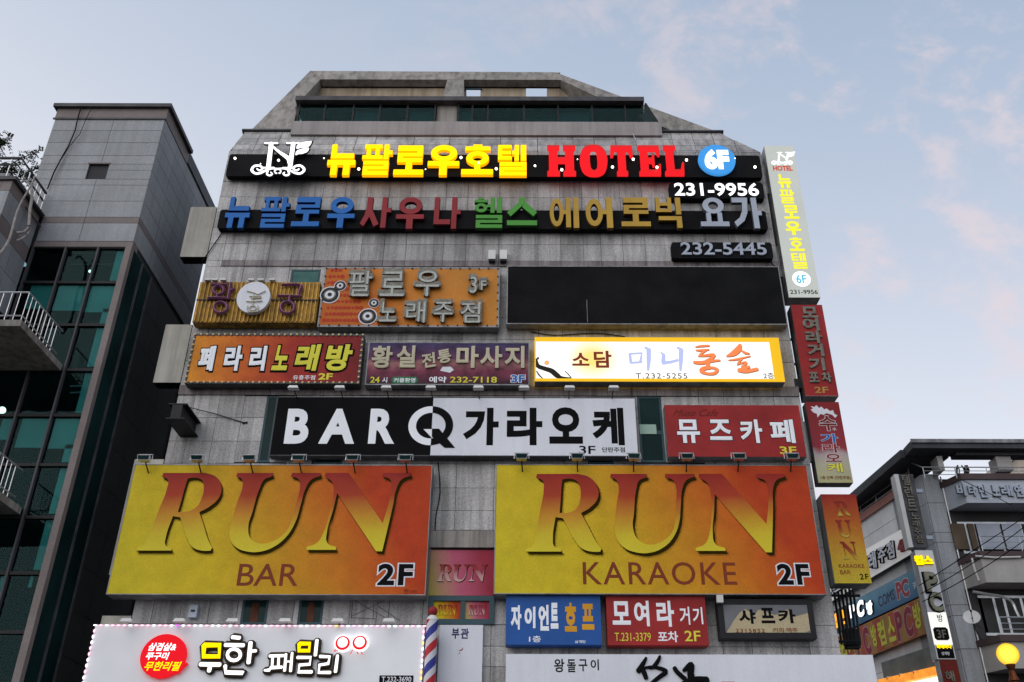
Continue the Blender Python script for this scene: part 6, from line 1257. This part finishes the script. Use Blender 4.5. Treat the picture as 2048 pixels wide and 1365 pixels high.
# blade signs at the corner (facing us)
S = sign('dark_blade_sign', 'dark projecting sign with grey outlined letters under the roof canopy', ((1797, 949), (1826, 949), (1857, 1095), (1826, 1095)), 29.2, .35, 'darkframe', 'greyL', rim=.0, group=GR)
m_ = MB(); m_.pbox(S.pl, S.r[0]-.14, S.r[1], S.r[0], S.r[3], -.35, .0); m_.build('side_panel', 'whitebox', S.t)
for s, px in (('탤', (1802, 951, 1822, 972)), ('런', (1806, 974, 1827, 996)), ('트', (1812, 999, 1834, 1023)), ('노', (1820, 1026, 1839, 1040)), ('래', (1823, 1042, 1840, 1055)), ('주', (1826, 1057, 1843, 1070)), ('점', (1829, 1072, 1846, 1087))): text(s, S.pl, M['tubegrey'], S.t, px=px, bold=.02, depth=.05, name='letter')
m_ = MB(); m_.pbox(S.pl, S.r[2], S.r[1]+.3, S.r[2]+.25, S.r[1]+.42, -.2, -.1); m_.build('bracket', 'greyL', S.t); m_ = MB(); m_.pbox(S.pl, S.r[2], S.r[3]-.6, S.r[2]+.25, S.r[3]-.48, -.2, -.1); m_.build('bracket', 'greyL', S.t)
YBd = 29.1
S = sign('computer_room_blade_sign', 'tall narrow projecting sign with large P and C and a black 3F tile', ((1827, 1101), (1863, 1101), (1914, 1319), (1877, 1319)), YBd, .4, 'whitesign', 'frame', rim=.0, group=GR)
plb = S.pl; M['palebeige'] = mat('pale_olive_letter', (.25, .25, .18), .6, noise=.15); M['litpanel'] = lit('lit_cream_panel', (.95, .95, .90), .9); M['litpanel2'] = M['litpanel']
text('컴스', plb, M['L_yellow'], S.t, px=(1826, 1112.5, 1866, 1131), bold=.05, depth=.06, outline=(.03, M['runbrown']))
text('P', plb, M['palebeige'], S.t, px=(1845, 1147, 1878, 1185), bold=.03, depth=.08, outline=(.05, M['blackprint']), name='letter'); text('C', plb, M['palebeige'], S.t, px=(1854, 1187, 1887, 1224), bold=.03, depth=.08, outline=(.05, M['blackprint']), name='letter')
q = quad_px(plb, (1857, 1225), (1888, 1225), (1903, 1290), (1869, 1290)); m_ = MB(); m_.pbox(plb, q[0]-.02, q[1], q[2]+.05, q[3], 0, .004); m_.build('lit_panel', 'litpanel', S.t); p7 = plb.off(.005)
text('방', p7, M['blackprint'], S.t, px=(1873, 1229, 1887, 1244), bold=.015)
q = box_px(p7, 1865, 1255, 1900, 1281); m_ = MB(); c = .06; m_.prism(p7, [(q[0]+c, q[1]), (q[2]-c, q[1]), (q[2], q[1]+c), (q[2], q[3]-c), (q[2]-c, q[3]), (q[0]+c, q[3]), (q[0], q[3]-c), (q[0], q[1]+c)], 0, .01); m_.build('floor_number_tile', 'blackprint', S.t); text('3F', p7, M['tubegrey'], S.t, px=(1872, 1260, 1894, 1277), bold=.015, w=.011)
q = quad_px(p7, (1872, 1293), (1905, 1293), (1910, 1317), (1877, 1317)); m_ = MB(); m_.pbox(p7, q[0], q[1], q[2], q[3], 0, .004); m_.build('black_panel', 'blackprint', S.t); text('흑태바다', p7, M['L_yellow'], S.t, px=(1872, 1289, 1904, 1298), bold=.05, w=.005); text('삼계탕', p7, M['white'], S.t, px=(1882, 1304, 1900, 1311), bold=.02, w=.005)
S = sign('red_projecting_sign', 'dark red projecting sign with a grey letter at the bottom of the column', ((1878, 1320), (1910, 1320), (1940, 1430), (1900, 1430)), YBd, .35, 'maroon', 'frame', rim=.0, group=GR)
text('해', S.pl, M['tubegrey'], S.t, px=(1888, 1342, 1911, 1364), bold=.02, depth=.03, name='letter'); text('사철', S.pl, M['redL'], S.t, px=(1884, 1325, 1896, 1331), bold=.01); text('노래방', S.pl, M['redL'], S.t, px=(1884, 1333, 1906, 1339), bold=.01)
# letters on the balcony band
t = thing('balcony_letters', 'row of silver blue brush letters fixed to the upper balcony face', 'sign', P3(1970, 985, YB-.01), GR); pbn = F(YB-.005)
for s, px in (('비', (1909.5, 971, 1932, 993)), ('타', (1933, 972, 1953, 993)), ('민', (1954, 971, 1975, 997)), ('노', (1980, 972, 2001, 994)), ('래', (1998, 972, 2026, 994)), ('연', (2025, 972, 2047, 996)), ('습', (2049, 973, 2072, 996))):
    text(s, pbn, M['greyL'], t, px=px, bold=.035, depth=.05, rnd=1, outline=(.03, M['dark']), name='letter')
# rooftop plants on the corner building
t = thing('rooftop_plants', 'dead potted plants standing behind the roof railing', 'plant', P3(1920, 955, YB+.4))
m_ = MB()
for x in (1915, 1928, 1933): 
    for k in range(4): m_.tube(crv([P3(x, 953, YB+.5), P3(x+random.uniform(-3, 6), 942, YB+.5), P3(x+random.uniform(-6, 2), 931, YB+.5)]), .02, 4)
m_.build('stems', 'dark', t)
# satellite dish
t = thing('satellite_dish', 'white oval satellite dish on an arm beside the lower balcony window', 'satellite dish', P3(1960, 1265, YB-.3))
dc = P3(1943.5, 1234, YB-.5); nrm = Vector((-.35, -.85, .42)).normalized(); ax = nrm.cross(Vector((0, 0, 1))).normalized(); ay = ax.cross(nrm)
m_ = MB(); vs = []; fs = []; nn = 20
for i, f_ in enumerate((0, .35, .7, 1)):
    for k in range(nn): a = 2*PI*k/nn; vs.append(dc+(ax*math.cos(a)+ay*math.sin(a))*.245*f_+nrm*(.06*f_*f_-.06))
for i in range(3):
    for k in range(nn): fs.append((i*nn+k, i*nn+(k+1) % nn, (i+1)*nn+(k+1) % nn, (i+1)*nn+k))
m_.add(vs, fs); m_.build('dish', 'whitebox', t, smooth=True)
m_ = MB(); m_.tube([dc-ay*.2, dc+nrm*.28], .012, 5); m_.ball(dc+nrm*.28, .035); m_.build('receiver_arm', 'dark', t)
m_ = MB(); m_.tube([dc-nrm*.05, P3(1953, 1262, YB-.25), P3(1962, 1278, YB+.05)], .03, 6); m_.tube([P3(1951, 1246, YB-.3), P3(1962, 1256, YB+.1)], .02, 5); m_.build('mount', 'darkframe', t)
# globe street lamp
lp = P3(2015.5, 1309, 27.5); t = thing('globe_street_lamp', 'street lamp with a glowing yellow globe on an ornate brown post', 'street lamp', (lp.x, lp.y, 0))
M['globe'] = lit('lit_globe', (1, .72, .01), 1.25, noise=0)
_t = M['globe'].node_tree; _lw = _t.nodes.new('ShaderNodeLayerWeight'); _rp = _t.nodes.new('ShaderNodeValToRGB'); _lw.inputs[0].default_value = .5
_rp.color_ramp.elements[0].color = (1, .86, .10, 1); _rp.color_ramp.elements[1].color = (.75, .30, .0, 1); _rp.color_ramp.elements[1].position = .95; _t.links.new(_lw.outputs['Facing'], _rp.inputs[0]); _t.links.new(_rp.outputs[0], _t.nodes['Principled BSDF'].inputs['Emission Color'])
rg = (P3(2036.5, 1309, 27.5).x-P3(1994.5, 1309, 27.5).x)/2; m_ = MB(); m_.ball(lp, rg, 28, 18); m_.build('globe', 'globe', t, smooth=True)
M['rust'] = mat('bronze_post', (.16, .05, .02), .4, metal=.5, noise=.2, nscale=10)
m_ = MB(); m_.tube([lp+Vector((0, 0, z)) for z in (-rg*.93, -rg*1.1, -rg*1.5, -rg*1.7, -rg*2.0, -rg*2.4, -rg*2.5, -rg*4)], [rg*.45, rg*.42, rg*.22, rg*.30, rg*.34, rg*.5, rg*.3, rg*.2], 14)
m_.build('lamp_collar', 'rust', t); m_ = MB(); m_.tube([lp+Vector((0, 0, -rg*2.4)), Vector((lp.x, lp.y, 0))], [.06, .10], 10); m_.build('post', 'rust', t)
# overhead wires
for k, (a, b, sag) in enumerate((((1838, 1172), (2075, 1018), 0), ((1842, 1188), (2075, 1034), .1), ((1845, 1204), (2075, 1062), .1))):
    t = thing('overhead_wire', ('highest', 'middle', 'lowest')[k]+' of three black wires slanting across the corner building', 'wire', P3(*a, 28.6), 'overhead wires')
    p0, p1 = P3(*a, 28.6), P3(*b, 27.6); pts = [p0.lerp(p1, i/10)+Vector((0, 0, -sag*4*(i/10)*(1-i/10))) for i in range(11)]; m_ = MB(); m_.tube(pts, .014, 5); m_.build('strand', 'black', t)
t = thing('power_cable', 'thin cable crossing the upper balcony face', 'wire', P3(1925, 960, 28.9)); m_ = MB(); m_.tube([P3(1925, 961, 28.9), P3(1990, 993, 28.9), P3(2025, 1012, 28.9)], .012, 5); m_.build('strand', 'black', t)

for k, (pts, lb) in enumerate((([(452, 452), (436, 478), (404, 524)], 'black cable slanting from the coloured letter bar to the left corner'), ([(1541, 520), (1546, 530), (1556, 536)], 'short black cable between the 232-5445 panel and the black board'),
                              ([(640, 656), (655, 664), (690, 660), (728, 666)], 'slack black cable under the orange board'), ([(1062, 664), (1110, 671), (1190, 667), (1250, 674)], 'slack black cable above the backlit white sign'), ([(870, 1062), (872, 1030), (880, 985), (876, 925)], 'thin black cable running down the wall between the big billboards'))):
    t = thing('facade_cable', lb, 'cable', P3(*pts[0], 20.93), 'cables on the hotel wall'); m_ = MB(); m_.tube([P3(x, y, 20.93) for x, y in crv(pts)], .014, 5); m_.build('strand', 'black', t)
